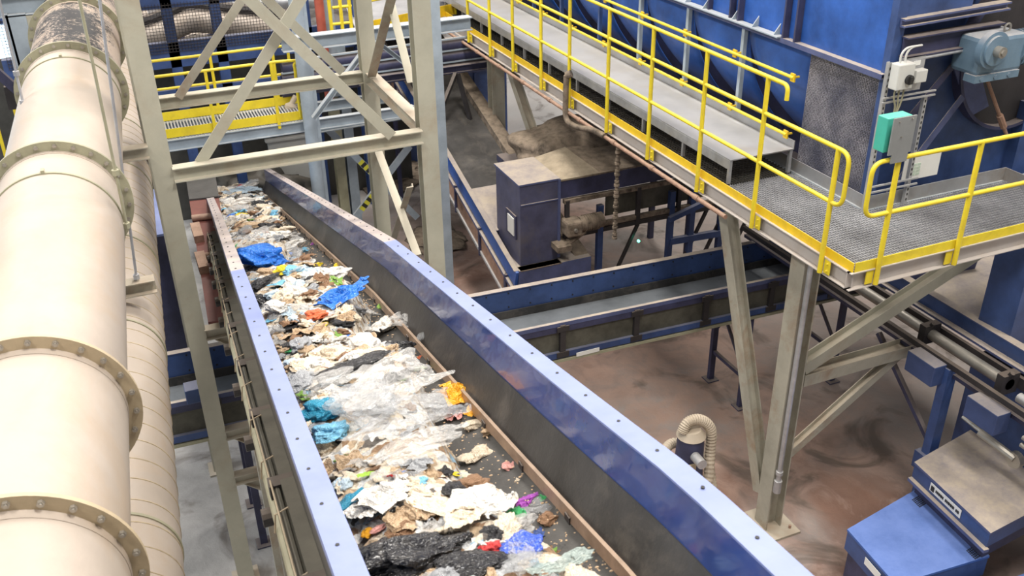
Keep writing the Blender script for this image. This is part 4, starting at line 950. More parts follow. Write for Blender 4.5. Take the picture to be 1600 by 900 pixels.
# ladder cage
t = thing('yellow_ladder', 'yellow safety ladder with rungs at the top behind the tower', 'ladder', tuple(P(535,55,y=18)))
for px in (518, 535, 549, 558):
    a, b = P(px+1,52,y=18), P(px-4,-25,y=18); b.x = a.x; mb = MB(); mb.cyl(a,b,.035,8); mb.build('upright', M['yellow'], t, True)
for py in (38, 12, -10):
    mb = MB(); mb.cyl(P(519,py,y=18),P(549,py-3,y=18),.028,8); mb.build('rung', M['yellow'], t, True)
q = P(500,20,y=18.6); mb = MB(); mb.cyl((q.x,18.6,3.0),(q.x,18.6,8),.09,12); one(mb,'red_pipe',M['redpipe'],'upright red pipe behind the tower near the top','pipe',smooth=True)
q = P(512,20,y=18.8); mb = MB(); mb.cyl((q.x,18.8,3.0),(q.x,18.8,8),.12,12); one(mb,'grey_pipe',M['greysteel'],'upright grey pipe right beside the red pipe','pipe',smooth=True)
# blue trough conveyors behind, between tower and walkway
for i, (py, m) in enumerate(((68,'darkblue'),(86,'darkblue'),(104,'darkblue'))):
    a, b = P(440,py+38,y=18+.0*i), P(790,py-10,y=18)
    mb = MB(); mb.cyl(a,b,.13,14); 
    o = one(mb,'blue_trough',M[m],('uppermost','middle','lowest')[i]+' of the three blue tubes lying behind the tower towards the walkway','trough','blue tubes behind the tower',smooth=True)
    mb = MB(); mb.bar(P(440,py+29,y=17.9),P(790,py-19,y=17.9),.05,.03); one(mb,'trough_edge',M['greysteel'],('uppermost','middle','lowest')[i]+' of the three pale edge strips above the blue tubes','strip','pale strips on the blue tubes')
o = bpy.data.objects.new('tangled_heap', blobmesh('tangled_heap',4,8.1,(1.0,.8,.55),.45,2.2,M['shade'],.5)); COL.objects.link(o); q = P(395,232,y=20.6); o.location = (q.x,20.3,.5); tag(o,'dark tangled heap of rubbish on the floor behind the conveyor end','heap')
mb = MB(); q = P(452,215,y=20.8); mb.box((q.x-.5,20.7,0),(q.x+.5,21.4,q.z)); mb.box((q.x-.55,20.65,q.z),(q.x+.55,21.45,q.z+.05)); one(mb,'grey_cabinet',M['lgrey'],'pale grey cabinet behind the conveyor end, left of the slim column','cabinet')
seg((560,128),(790,97),17.6,.12,.14,'darkblue','dark_frame_beam','dark beam below the blue tubes left of the walkway column')
for a, b, lab in (((712,115),(690,170),'dark leaning strut left under the dark beam'),((715,115),(748,235),'dark thin strut falling right under the dark beam')):
    A_, B_ = P(*a,y=17.4), P(*b,y=17.0); mb = MB(); mb.bar(A_,B_,.07,.07); one(mb,'dark_strut',M['black'],lab,'strut')
# hazard striped braces
M['hazy'] = paint('hazard_yellow', (.65,.62,.05),.5,dust=.1)
for a, b, lab, k0 in (((505,195),(652,340),'pale brace with black and yellow marks falling right behind the conveyor wall',.38),((556,338),(640,228),'pale brace with black and yellow marks rising right behind the conveyor wall',.12)):
    A_, B_ = P(*a,y=17.45), P(*b,y=17.45); t = thing('marked_brace', lab, 'brace', tuple(A_))
    mb = MB(); mb.bar(A_,B_,.06,.13); mb.build('bar', M['greysteel'], t)
    d_ = (B_-A_).normalized(); up_ = Vector((0,0,1)); u_ = d_.cross(up_).normalized(); w_ = u_.cross(d_)
    base = lerp(A_,B_,k0); s1 = MB(); s2 = MB(); f_ = -abs(1)*.034
    for i in range(7):
        p = base+d_*.075*i; ss = s1 if i % 2 else s2; off = Vector((0,-.034,0))
        h = w_*.058; e = d_*.0375; ss.quad(p-e-h+off,p+e-h+off,p+e+h+off,p-e+h+off,.004)
    s1.build('black_marks', M['ink'], t); s2.build('yellow_marks', M['hazy'], t)
# blue steel framework with duct and mesh, behind the rear walkway
YK = 20.0
def bk(px, py): return P(px,py,y=YK)
t = thing('blue_framework', 'dark blue steel framework with mesh panels behind the rear walkway', 'steel frame', (1.5,YK,0))
for px in (268, 343, 480, 560):
    q = bk(px,60); mb = MB(); mb.ibeam((q.x,YK,0),(q.x,YK,8.5),.2,.2,.014,up=(0,1,0)); mb.build('column', M['blue'], t)
for z_, h in ((bk(350,75).z,.5),(bk(350,140).z,.3),(bk(350,-6).z,.2)):
    mb = MB(); mb.box((-2,YK-.1,z_-h/2),(5,YK+.05,z_+h/2)); mb.build('beam', M['blue'], t)
mb = MB(); x = -1.9
z0_, z1_ = bk(350,70).z, bk(350,-6).z
while x < 3.2: mb.box((x-.004,YK-.13,z0_),(x+.004,YK-.12,z1_)); x += .06
z = z0_
while z < z1_: mb.box((-1.9,YK-.125,z-.004),(3.2,YK-.115,z+.004)); z += .06
mb.build('mesh_panel', M['black'], t)
mb = MB(); mb.box((-3,YK+.8,0),(6,YK+.9,bk(350,70).z)); mb.build('dark_sheeting', M['shade'], t)
t = thing('rear_duct', 'pale insulated duct rising and bending behind the blue mesh framework', 'duct', tuple(P(300,40,y=21.5)))
pp = [P(x_,y_,y=21.5) for x_, y_ in ((180,75),(235,58),(275,42),(300,33),(340,36),(400,42),(470,50))]
mb = MB(); mb.tube(bez(pp,5),.24,18); mb.build('duct_body', M['pipe'], t, True)
mb = MB(); mb.tube(bez([p+Vector((0,-.1,-.33)) for p in pp],5),.07,10); mb.build('lower_pipe', M['pipe'], t, True)
mb = MB(); mb.tube(bez([p+Vector((0,0,.36)) for p in pp],5),.10,8); mb.build('black_strip', M['black'], t)
mb = MB(); mb.tube([P(230,12,y=24),P(330,8,y=24),P(500,0,y=24)],.2,10); one(mb,'far_pipe',M['galv'],'far grey pipe running above the rear duct','pipe',smooth=True)
q = P(335,10,y=22); mb = MB(); mb.ibeam((q.x,22,0),(q.x,22,8.5),.2,.2,.014,up=(0,1,0)); one(mb,'yellowish_column',M['flange'],'cream column behind the blue mesh framework','column')
# big pale machine block and hanging sack behind
q = P(440,175,y=17.9)
mb = MB(); mb.tube(bez([P(462,150,y=17.8),P(455,165,y=17.8),P(456,180,y=17.8),P(462,190,y=17.8)],4),[.05]*4+[.12]*4+[.10]*4+[.03],10); one(mb,'hanging_sack',M['hose'],'small pinkish sack hanging at the end of the rear walkway','sack',smooth=True)
for px, m in ((530,'flangeg'),(548,'greysteel')):
    q = P(px,250,y=19); mb = MB(); mb.ibeam((q.x,19,0),(q.x,19,4.2),.2,.2,.014,up=(0,1,0)); one(mb,'rear_column',M[m],('olive' if m=='flangeg' else 'grey')+' column behind the conveyor end, right of the slim column','column')
# far hall stuff behind the platform: dark machines (blurred in the photo)
for (x0,x1,y0_,y1_,h,m,l) in ((-1,3.2,22.5,26,3.6,'darkblue','dark blue machine housing far behind the rear walkway'),(5.2,9,22,25,2.2,'blue','blue machine housing far behind the walkway column'),(-9,-4,20,24,2.4,'greysteel','grey machine housing at the far left behind the big duct')):
    t = thing('machine_housing', l, 'machine', ((x0+x1)/2,(y0_+y1_)/2,0))
    mb = MB(); mb.box((x0,y0_,0),(x1,y1_,h)); mb.build('housing_body', M[m], t, bevel=.03)
    mb = MB(); 
    for k in range(int((x1-x0)/.9)): mb.box((x0+.2+.9*k,y0_-.05,.2),(x0+.26+.9*k,y0_,h-.1))
    mb.build('ribs', M[m], t)
    mb = MB(); mb.box((x0-.05,y0_-.08,h-.08),(x1+.05,y1_+.05,h+.04)); mb.build('roof_edge', M['bluedusty'], t)
# top left: grey frame, bright window
YT = 13.0
t = thing('portal_frame', 'grey steel frame with two posts standing behind the big duct at the upper left', 'steel frame', tuple(P(40,100,y=YT)))
for px, w in ((24,.22),(50,.14),(8,.05)):
    a = P(px,20,y=YT); b = P(px+ (14 if px > 10 else 8),150,y=YT); mb = MB(); mb.bar((a.x,YT,1.5),(a.x,YT,a.z),w,.2,up=(0,1,0)); mb.build('post', M['greysteel'] if px != 50 else M['cream'], t)
mb = MB(); mb.ibeam(P(-20,12,y=YT),P(75,2,y=YT),.2,.24,.015); mb.build('top_beam', M['greysteel'], t)
mb = MB(); mb.bar(P(-10,108,y=YT-.5),P(60,170,y=YT-.5),.1,.1); mb.build('brace', M['darkblue'], t)
mb = MB(); mb.bar(P(22,130,y=YT-.2),P(30,165,y=YT-.2),.22,.3,up=(0,1,0)); mb.build('dark_bracket', M['black'], t)
a, b = P(-60,35,y=30), P(14,35,y=30)
mb = MB(); mb.box((-26,30,0),(b.x,30.1,.2)); mb.box((-26,30,4.2),(b.x,30.1,4.5))
for k in range(6): mb.box((b.x-.1-3*k,30,.0),(b.x-3*k,30.1,4.5))
wn = mb.build('window_1', M['greysteel']); wn['kind'] = 'structure'
mb = MB(); mb.box((-26,30.05,.2),(b.x-.1,30.07,4.2)); g_ = mb.build('pane', M['winlight'], wn)
# red brown plate, dark tank left of the conveyor
t = thing('red_service_plate', 'long oxide red plate lying lengthwise left of the waste conveyor', 'plate', (1.0,14,2.6))
zr = 2.95
a, b, c_, d_ = P(325,503,z=zr), P(372,498,z=zr), P(336,270,z=zr), P(290,275,z=zr)
mb = MB(); mb.prism([a,b,c_,d_], zr-.10); mb.build('plate_body', M['red'], t)
for s in (.35,.62):
    p, q = lerp(a,d_,s), lerp(b,c_,s); mb = MB(); mb.cyl(p+Vector((0,0,.05)),q+Vector((0,0,.05)),.05,10); mb.build('cross_tube', M['rust'], t, True)
for k in (.30,.5):
    p = lerp(a,d_,k); mb = MB(); mb.box((p.x-.02,p.y-.2,zr),(p.x+.11,p.y+.3,zr+.11)); mb.build('hinge_block', M['rust'], t)
p0, p1 = lerp(a,d_,.78), lerp(b,c_,.78); mb = MB(); mb.prism([p0+Vector((0,0,.03)),p1+Vector((0,0,.03)),c_+Vector((0,0,.03)),d_+Vector((0,0,.03))],zr-.05); mb.build('rubber_mat', M['belt'], t)
t = thing('dark_blue_tank', 'dark blue boxy hopper with pale top edge between the spiral duct and the tower column', 'hopper', tuple(P(270,470,y=12.2)))
y_ = 11.9; a, b = P(236,372,y=y_), P(330,352,y=y_)
mb = MB(); mb.box((a.x-.5,y_,1.2),(P(296,400,y=y_).x,y_+.9,a.z)); mb.build('hopper_body', M['darkblue'], t, bevel=.01)
mb = MB(); mb.box((a.x-.5,y_-.0,a.z),(a.x+.17,y_+1.6,a.z+.03)); mb.build('top_sheet', M['bluecap'], t)
# ------------------------------------------------------------------ waste on the belt
def heapd(u, y):
    """depth of the waste surface below the wall top"""
    n = noise.noise(Vector((u*1.3, y*1.1, 0)))*.07 + noise.noise(Vector((u*4, y*3.5, 5)))*.035
    r = redge(y)
    base = .40-.13*math.sin(PI*min(1, max(0, (u+.15)/(r+.2))))
    bd_ = .55 + (.11*min(1,(1.0-u)/.25) if u > .6 else .11*min(1,max(0,u-.06)/.25))
    t = min(1, max(0, (r-u)/.16)); t = t*t*(3-2*t)
    return bd_*(1-t)+(base-n)*t + (.012 if t <= 0 else 0)
EDGE = [(1.5,.72),(2.6,.80),(2.95,.74),(3.3,.66),(3.7,.68),(4.2,.70),(4.6,.74),(5.0,.80),(5.3,.82),(5.6,.76),(6.0,.66),(6.5,.74),(7.2,.86),(8.2,.84),(8.8,.66),(9.4,.50),(10,.62),(10.8,.76),(12,.70),(14,.80),(16,.86),(19.3,.88)]
def redge(y):
    for a, b in zip(EDGE, EDGE[1:]):
        if y <= b[0]: return a[1]+(b[1]-a[1])*(y-a[0])/(b[0]-a[0])+.03*noise.noise(Vector((y*4,0,0)))
    return .88
mb = MB(); vs = []; NY, NU = 620, 34
for i in range(NY):
    y = 1.35+(19.25-1.35)*(i/(NY-1))**1.25
    for j in range(NU):
        u = .045+.86*j/(NU-1); d = heapd(u,y)
        bump = noise.noise(Vector((u*17,y*15,2)))*.03+abs(noise.noise(Vector((u*40,y*36,7))))*.022
        t = min(1, max(0, (redge(y)-u)/.06)); vs.append(cpt(u, y, d-bump*t))
mb.add(vs, [(i*NU+j,i*NU+j+1,(i+1)*NU+j+1,(i+1)*NU+j) for i in range(NY-1) for j in range(NU-1)])
o = mb.build('fine_mixed_waste', M['mix'], None, True); o.modifiers.clear(); tag(o,'bed of fine mixed rubbish filling the waste conveyor under the larger pieces','waste',kind='stuff')
def onheap(px, py):
    d = ray(px, py); lo = None; t = 2.0/abs(d.y)
    for i in range(6000):
        p = CAM + d*t
        x, z = cst(p.y); u = (p.x-x)/CW
        if p.z < z-heapd(min(.98,max(.0,u)),p.y): return p, u
        t += .008/F
    return p, u
# --- shapes of rubbish
def F1(v): return noise.voronoi(v)[0][0]
def me_bag(seed, sub=5, flat=.55, lob=.55):
    bm = bmesh.new(); bmesh.ops.create_icosphere(bm, subdivisions=sub, radius=1); S = Vector((seed*7.3,seed*3.1,seed*1.7))
    for v in bm.verts:
        c = v.co.copy(); w = c + Vector((noise.noise(c*1.5+S), noise.noise(c*1.5+S+Vector((9,0,0))), noise.noise(c*1.5+S+Vector((0,9,0)))))*.55
        r = 1+lob*noise.noise(c*1.25+S)
        r += .62*(F1(w*1.25+S)-.45)+.36*(F1(w*2.6+S)-.45)+.11*(F1(w*5.5+S)-.45)
        r = max(.25, r)
        v.co = c*r; v.co.z *= flat
        if v.co.z < -.2: v.co.z = -.2+(v.co.z+.2)*.25
    me = bpy.data.meshes.new('crumpled_bag'); bm.to_mesh(me); bm.free()
    for p in me.polygons: p.use_smooth = True
    return me
def me_sheet(seed, amp=.35, rim=.35, nr=30, ns=76, fr=1.6, asp=1.0):
    S = Vector((seed*5.1,seed*2.3,seed)); vs = [Vector((0,0,0))]
    for i in range(1,nr+1):
        for k in range(ns):
            a = 2*PI*k/ns; R = 1+rim*noise.noise(Vector((math.cos(a)*1.6,math.sin(a)*1.6,seed*3)))*1.6+rim*.4*noise.noise(Vector((math.cos(a)*5,math.sin(a)*5,seed)))
            vs.append(Vector((math.cos(a)*R*i/nr, math.sin(a)*R*i/nr*asp, 0)))
    out = []
    for c in vs:
        w = c+Vector((noise.noise(c*1.2+S),noise.noise(c*1.2+S+Vector((4,4,4))),0))*.6
        z = amp*(1.2*noise.noise(w*fr*.7+S)+1.5*(F1(w*fr*1.1+S)-.4)+.85*(F1(w*fr*2.3+S)-.4)+.22*(F1(w*fr*5+S)-.4))
        sx = .22*noise.noise(w*fr*1.5+S+Vector((7,0,0))); sy = .22*noise.noise(w*fr*1.5+S+Vector((0,7,0)))
        out.append((c.x+sx, c.y+sy, z+.15*amp-.25*amp*c.length))
    fs = [(0,1+k,1+(k+1)%ns) for k in range(ns)]
    fs += [(1+(i-1)*ns+k,1+i*ns+k,1+i*ns+(k+1)%ns,1+(i-1)*ns+(k+1)%ns) for i in range(1,nr) for k in range(ns)]
    me = bpy.data.meshes.new('crumpled_sheet'); me.from_pydata(out,[],fs)
    for p in me.polygons: p.use_smooth = True
    return me
def me_cloth(seed):
    S = Vector((seed*3.1,seed*4.7,seed)); nr, ns = 34, 84; vs = [(0,0,0)]; out = []
    for i in range(1,nr+1):
        for k in range(ns):
            a = 2*PI*k/ns; R_ = 1+.5*noise.noise(Vector((math.cos(a)*1.5,math.sin(a)*1.5,seed*2.2))); vs.append((math.cos(a)*R_*i/nr, math.sin(a)*R_*i/nr, 0))
    ca, sa = math.cos(seed*1.9), math.sin(seed*1.9)
    for c in vs:
        c = Vector(c); w = c+Vector((noise.noise(c*1.1+S),noise.noise(c*1.1-S),0))*.8
        q = Vector((w.x*ca+w.y*sa, (-w.x*sa+w.y*ca)*.45, 0))
        z = .42*noise.noise(c*1.2+S)+.34*(.45-abs(noise.noise(q*2.1+S)))+.17*(.4-abs(noise.noise(q*4.6+S)))+.05*(.4-abs(noise.noise(q*10+S)))+.28*(1-c.length_squared)
        out.append((c.x+.3*noise.noise(w*1.6+S), c.y+.3*noise.noise(w*1.6-S), z))
    fs = [(0,1+k,1+(k+1)%ns) for k in range(ns)]+[(1+(i-1)*ns+k,1+i*ns+k,1+i*ns+(k+1)%ns,1+(i-1)*ns+(k+1)%ns) for i in range(1,nr) for k in range(ns)]
    me = bpy.data.meshes.new('draped_sheet'); me.from_pydata(out,[],fs)
    for p in me.polygons: p.use_smooth = True
    return me
def me_leafy(seed):
    rnd = random.Random(seed); mb = MB()
    for i in range(14):
        a = rnd.uniform(0,2*PI); r = rnd.uniform(.1,.75); c = Vector((math.cos(a)*r,math.sin(a)*r,rnd.uniform(.05,.5))); b = rnd.uniform(0,2*PI); l = rnd.uniform(.3,.6)
        d = Vector((math.cos(b),math.sin(b),rnd.uniform(-.4,.5))); s = Vector((-d.y,d.x,rnd.uniform(-.3,.3)))*.45; k = Vector((0,0,.12))
        mb.add([c-d*l, c-d*l*.3+s*l-k, c+d*l*.5+s*l*.7, c+d*l, c+d*l*.5-s*l*.7, c-d*l*.3-s*l-k, c+k],[(0,1,6),(1,2,6),(2,3,6),(3,4,6),(4,5,6),(5,0,6)])
    me = bpy.data.meshes.new('leaf_cluster'); me.from_pydata(mb.v,[],mb.f)
    for p in me.polygons: p.use_smooth = True
    return me
BAGS = [me_bag(i) for i in range(9)]; FLAT = [me_bag(20+i, 5, .3) for i in range(5)]
SHEETS = [me_sheet(i, .38) for i in range(8)]; PAPERS = [me_sheet(40+i, .16, .15, 14, 40, 1.1) for i in range(5)]
STRIPS = [me_sheet(60+i, .22, .2, 14, 40, 1.5, .35) for i in range(4)]
SCRAPS = [me_bag(50+i, 4, .5, .9) for i in range(8)]; LEAVES = [me_leafy(i) for i in range(3)]
CLOTH = [me_cloth(i) for i in range(7)]
KIND = {'cloth':(CLOTH,'draped_bag','plastic bag'),'bag':(BAGS,'plastic_bag','plastic bag'),'flat':(FLAT,'flattened_bag','plastic bag'),'film':(SHEETS,'plastic_film','plastic film'),'paper':(PAPERS,'paper_scrap','paper scrap'),
        'strip':(STRIPS,'packaging_strip','packaging'),'scrap':(SCRAPS,'food_scrap','food scrap'),'leaf':(LEAVES,'leaf_scrap','leaves')}
MESHMAT = {}
def matmesh(me, mk):
    k = (me.name, mk)
    if k not in MESHMAT:
        m2 = me.copy(); m2.materials.clear(); m2.materials.append(W[mk]); MESHMAT[k] = m2
    return MESHMAT[k]
def put(kind, mk, p, sx, sy, sz, rot, label, vi=0, lift=0, group=None, tiltx=0, tilty=0):
    ms, nm, cat = KIND[kind]; me = matmesh(ms[vi % len(ms)], mk)
    o = bpy.data.objects.new(nm, me); COL.objects.link(o)
    q = (Matrix.Rotation(math.radians(-14),3,'X') @ Matrix.Rotation(tiltx,3,'X') @ Matrix.Rotation(tilty,3,'Y') @ Matrix.Rotation(rot,3,'Z'))
    o.rotation_euler = q.to_euler(); o.scale = (sx,sy,sz); o.location = p+Vector((0,0,lift))
    return tag(o, label, cat, group)
import re
SHORT = []; LOOSE = []
EXPL = [] # placed pieces, to keep small ones off them
ITEMS = [ # kind, colour, px, py, width px, height px, rotation deg, label, variant
('bag','blue',412,406,82,54,20,'bright blue plastic bag crumpled against the left conveyor wall',0),
('cloth','blue',535,466,104,46,-4,'wide bright blue plastic bag lying across the middle of the belt',1),
('bag','yellow',443,425,28,26,10,'yellow plastic piece just right of the left blue bag',2),
('bag','yellow',500,417,22,12,0,'small yellow wrapper in the middle of the belt',3),
('bag','yellow',537,418,32,18,0,'bright yellow wrapper near the right skirt',4),
('bag','teal',505,648,58,38,10,'teal plastic bag against the left wall beside the big clear film',5),
('bag','sky',520,680,58,44,30,'lighter teal blue bag below the teal one at the left wall',6),
('bag','teal',550,790,38,48,60,'dark teal bag piece at the left wall beside the white cloth',7),
('cloth','orange',716,628,70,60,20,'bright orange yellow plastic bag against the right skirt',1),
('film','orange',742,655,30,34,60,'orange bag tail hanging beside the cream peel',3),
('film','pink',716,650,40,36,10,'pinkish translucent bag next to the orange bag',0),
('bag','cream',746,668,40,22,25,'cream coloured peel below the orange bag',3),
('cloth','milky',625,612,200,90,0,'largest clear plastic film spread over the middle of the near waste',0),
('cloth','clear',650,655,150,80,30,'clear film folded over the centre of the large clear heap',2),
('cloth','clear',600,690,170,80,-20,'clear film draped towards the left wall below the teal bags',4),
('cloth','milky',655,708,160,60,10,'milky film along the lower side of the large clear heap',5),
('bag','clear',575,640,110,70,40,'puffed clear bag in the left part of the clear heap',8),
('film','milky',560,596,120,36,5,'milky film stretched below the long black bag',6),
('bag','milky',690,640,90,60,10,'puffed milky bag beside the orange bag',2),
('cloth','milky',650,508,104,56,-15,'milky clear film reaching to the right belt edge',1),
('bag','clear',690,535,80,44,-30,'clear bag lying near the bare right strip of the belt',5),
('film','white',578,520,90,48,0,'white plastic film left of the milky film',3),
('film','grey',655,730,60,30,20,'grey blue film lying under the clear heap near the tan board',2),
('flat','black',545,575,130,26,8,'long black plastic bag lying across the belt',0),
('flat','black',620,590,60,26,-20,'right end of black plastic lying beside the leaf salad',2),
('bag','black',655,868,180,70,0,'large crumpled black plastic bag in the near foreground',4),
('bag','black',600,880,90,70,40,'black plastic folds at the left wall in the near foreground',6),
('flat','black',735,882,110,40,20,'black plastic tail in front of the large black bag',3),
('cloth','white',600,782,110,70,-10,'white cloth like bag near the left wall in the foreground',1),
('cloth','white',585,800,90,60,20,'white sheet hanging over the white cloth like bag',7),
('paper','cream',680,788,52,84,-20,'tan folded cardboard standing among the white pieces',0),
('cloth','white',748,797,110,74,15,'large crumpled white paper in the foreground',2),
('cloth','cream',728,815,84,48,-25,'white crumpled paper ball under the large white paper',7),
('paper','white',775,772,62,44,-30,'white foam tray with rounded edge right of the white paper',2),
('film','tan',630,815,60,44,0,'beige crumpled piece under the white bag in the foreground',4),
('bag','tan',655,800,30,50,0,'tan paper beside the folded cardboard',5),
('bag','black',711,768,34,36,0,'small shiny black wrapper between cardboard and white paper',3),
('bag','black',770,838,34,34,0,'dark wrapper below the large white paper',1),
('flat','royal',818,856,64,38,-15,'royal blue packet with white patches near the right skirt',1),
('strip','navy',852,835,70,30,12,'crumpled mid blue strip above the royal blue packet',0),
('bag','purple',826,786,44,20,20,'purple wrapper right of the white paper',6),
('bag','green',852,784,20,18,0,'bright green wrapper end beside the purple wrapper',2),
('bag','green',808,808,34,20,-40,'green wrapper below the purple wrapper',0),
('film','clear',842,800,60,32,20,'clear crinkled packaging over the green wrapper',1),
('bag','brown',860,815,36,26,0,'brown ochre scrap beside the clear packaging',3),
('paper','tan',884,802,34,38,30,'tan cardboard scrap at the right edge of the waste',1),
('flat','pink',804,729,32,28,40,'pink wrapper lying alone on the bare belt',4),
('scrap','tan',768,680,34,22,0,'ochre scrap on the belt right of the orange bag',1),
('scrap','cream',748,718,48,26,10,'ochre cauliflower like scrap on the belt beside the clear heap',2),
('scrap','cream',812,757,14,14,0,'small pale scrap below the pink wrapper',5),
('bag','coral',494,497,30,26,0,'orange red crumpled wrapper in the middle of the belt',5),
('film','brown',458,506,44,26,0,'brown torn cardboard left of the orange red wrapper',4),
('strip','blue',566,549,34,10,-50,'narrow bright blue strip with brown paper',1),
('strip','blue',540,528,8,18,80,'tiny bright blue strip on the white film',2),
('paper','brown',552,552,32,22,-30,'brown fold beside the narrow blue strip',3),
('paper','white',640,560,40,24,10,'white foam tray piece near the right skirt',4),
('strip','coral',664,562,28,16,60,'orange red tray edge near the right skirt',1),
('leaf','leaf',656,583,26,20,0,'green salad leaves near the right skirt',0),
('leaf','leaf',632,600,14,10,0,'small green leaf on the clear film',1),
('flat','green',458,549,26,12,10,'small green packet near the left wall',3),
('leaf','leaf',604,488,40,20,0,'pale green salad beside the right skirt below the grey board',2),
('strip','lime',572,745,30,16,30,'lime green leafy strip above the white cloth like bag',3),
('flat','black',433,328,30,14,0,'dark pouch right of the gold scrap in the far stretch',1),
('flat','black',450,342,36,16,0,'dark grey pouch near the bare patch',4),
('bag','black',408,446,28,40,70,'black plastic at the left wall below the blue bag',8),
('bag','white',385,318,50,20,10,'white full bag with green strap in the far stretch',3),
('strip','green',389,316,18,8,-60,'green strap on the far white bag',0),
('bag','red',398,281,16,10,10,'small red wrapper at the far end of the belt',0),
('film','yellow',379,337,24,8,0,'golden scrap near the far left wall',5),
('film','sky',438,446,44,18,20,'light blue film at the left wall',1),
('bag','pale',427,464,26,24,0,'pale blue wrapper below the light blue film',6),
('bag','white',520,430,56,24,-10,'white knotted bag with green leaves in the middle of the belt',2),
('strip','grey',568,440,90,22,-38,'long dark grey board leaning at the right skirt',2),
('bag','black',574,428,30,26,0,'black crumpled piece at the right skirt',7),
('film','clear',398,376,60,24,0,'greyish clear film at the left wall above the blue bag',6),
('bag','white',452,388,60,16,-5,'white cushion like bag right of the clear film',1),
('film','seafoam',868,890,120,40,0,'grey green film at the lower right of the near waste',3),
('bag','clear',815,888,60,30,0,'clear crinkled cup beside the grey green film',2),
('bag','grey',610,512,30,20,10,'small grey bag above the milky film',3),
('bag','sky',480,393,16,14,0,'small light blue wrapper right of the white cushion',4),
('bag','cream',527,388,30,26,60,'beige crumpled cup standing near the right skirt',5),
('bag','purple',494,382,16,8,0,'small purple wrapper near the right skirt in the middle',3),
('film','pale',385,300,70,18,0,'pale bluish film across the far stretch',0),
('film','clear',365,275,60,16,10,'clear film at the far end of the belt',4),
('bag','white',390,292,30,10,0,'white bag left of the far centre',6),
('bag','cream',440,362,40,18,0,'beige torn bag in front of the bare patch',7),
('bag','blue',362,342,16,12,0,'small blue wrapper against the far left wall',8),
('bag','royal',374,362,12,10,0,'small royal blue wrapper above the clear film at the left wall',1),
('bag','tan',400,356,44,18,10,'tan torn bag near the far left wall',4),
('bag','orange',452,330,10,10,0,'small orange scrap by the dark grey pouch',2),
('bag','orange',575,838,16,20,60,'orange peel beside the large black bag',5),
('bag','pink',592,832,26,12,0,'pink violet wrapper above the large black bag',3),
('film','white',508,548,60,20,0,'white film above the long black bag',7),
('bag','white',435,484,34,26,0,'white crumpled bag at the left wall under the pale blue wrapper',0),
('bag','milky',520,600,70,30,0,'grey milky bag at left below the long black bag',4),
]
for i, (k, c, px, py, w, h, r, lab, vi) in enumerate(ITEMS):
    p, u = onheap(px, py+h*.12)
    if c == 'orange' and px > 700: p = p+Vector((0,0,.05))
    if p.y > 18.8: p = cpt(.3+.4*((px*7)%10)/10, 18.6, .3)
    dep = -(RB.transposed() @ (p-CAM)).z
    w_m = w*dep/F; h_m = h*dep/F*1.25
    sx, sy = w_m*.46, h_m*.50
    flatk = k in ('film','paper','strip','flat','cloth')
    sz = min(sx,sy)*(.75 if flatk else .95)
    if k in ('film','cloth'): sz = min(sx,sy)*.85
    if k == 'strip': sy = sy*2
    ln = (.015 if flatk else .02)+ (sz*.25 if k in ('bag','flat') else sz*.35) + (.02 if c in ('clear','milky') else 0)
    put(k, c, p, sx, sy, sz, math.radians(-r+12), lab, vi, ln, tiltx=.15*math.sin(i*1.7), tilty=.15*math.cos(i*2.3))
    EXPL.append((px, py, w*.5, h*.5)); SHORT.append(re.split(r' (against|lying|in|near|beside|with|at|right of|left of|below|above|over|standing|spread|folded|draped|along|stretched|reaching|hanging|under|between|on|across|leaning|hangs|just|next|by|end|piece|tail)( |$)', lab)[0])
# scattered smaller rubbish
PAL = [('white',20),('cream',17),('tan',11),('milky',12),('clear',7),('black',6),('grey',5),('brown',7),('pale',5),('sky',3),('yellow',1.2),('coral',1.5),('blue',1.5),('green',1.2),('pink',1.2),('red',.8),('teal',.8),('leaf',1.2)]
KW = [('cloth',12),('bag',20),('film',26),('scrap',20),('paper',9),('strip',8),('flat',4)]
CN = {'white':'white','cream':'cream','tan':'tan','milky':'milky','clear':'clear','black':'black','grey':'grey','brown':'brown','pale':'pale blue','sky':'light blue','yellow':'yellow','coral':'orange red','blue':'blue','green':'green','pink':'pink','red':'red','teal':'teal','leaf':'leaf green'}
NN = {'cloth':'draped sheet','bag':'crumpled bag','film':'crumpled film','scrap':'lumpy scrap','paper':'sheet scrap','strip':'strip','flat':'flat pouch'}
rnd = random.Random(11)
def pick(l):
    s = rnd.uniform(0, sum(w for _, w in l))
    for a, w in l:
        s -= w
        if s <= 0: return a
    return l[0][0]
ZN = [(3.3,'nearest the camera'),(4.3,'in the near foreground'),(5.6,'beside the large clear heap'),(7.0,'around the long black bag'),(8.6,'around the wide blue bag'),(10.5,'beside the bare patch'),(13.5,'in the far stretch'),(99,'at the far end of the belt')]
def zone(y):
    for a, n in ZN:
        if y < a: return n
def side(u): return 'by the left wall' if u < .28 else ('mid belt' if u < .55 else 'towards the right skirt')
cnt = 0; tries = 0
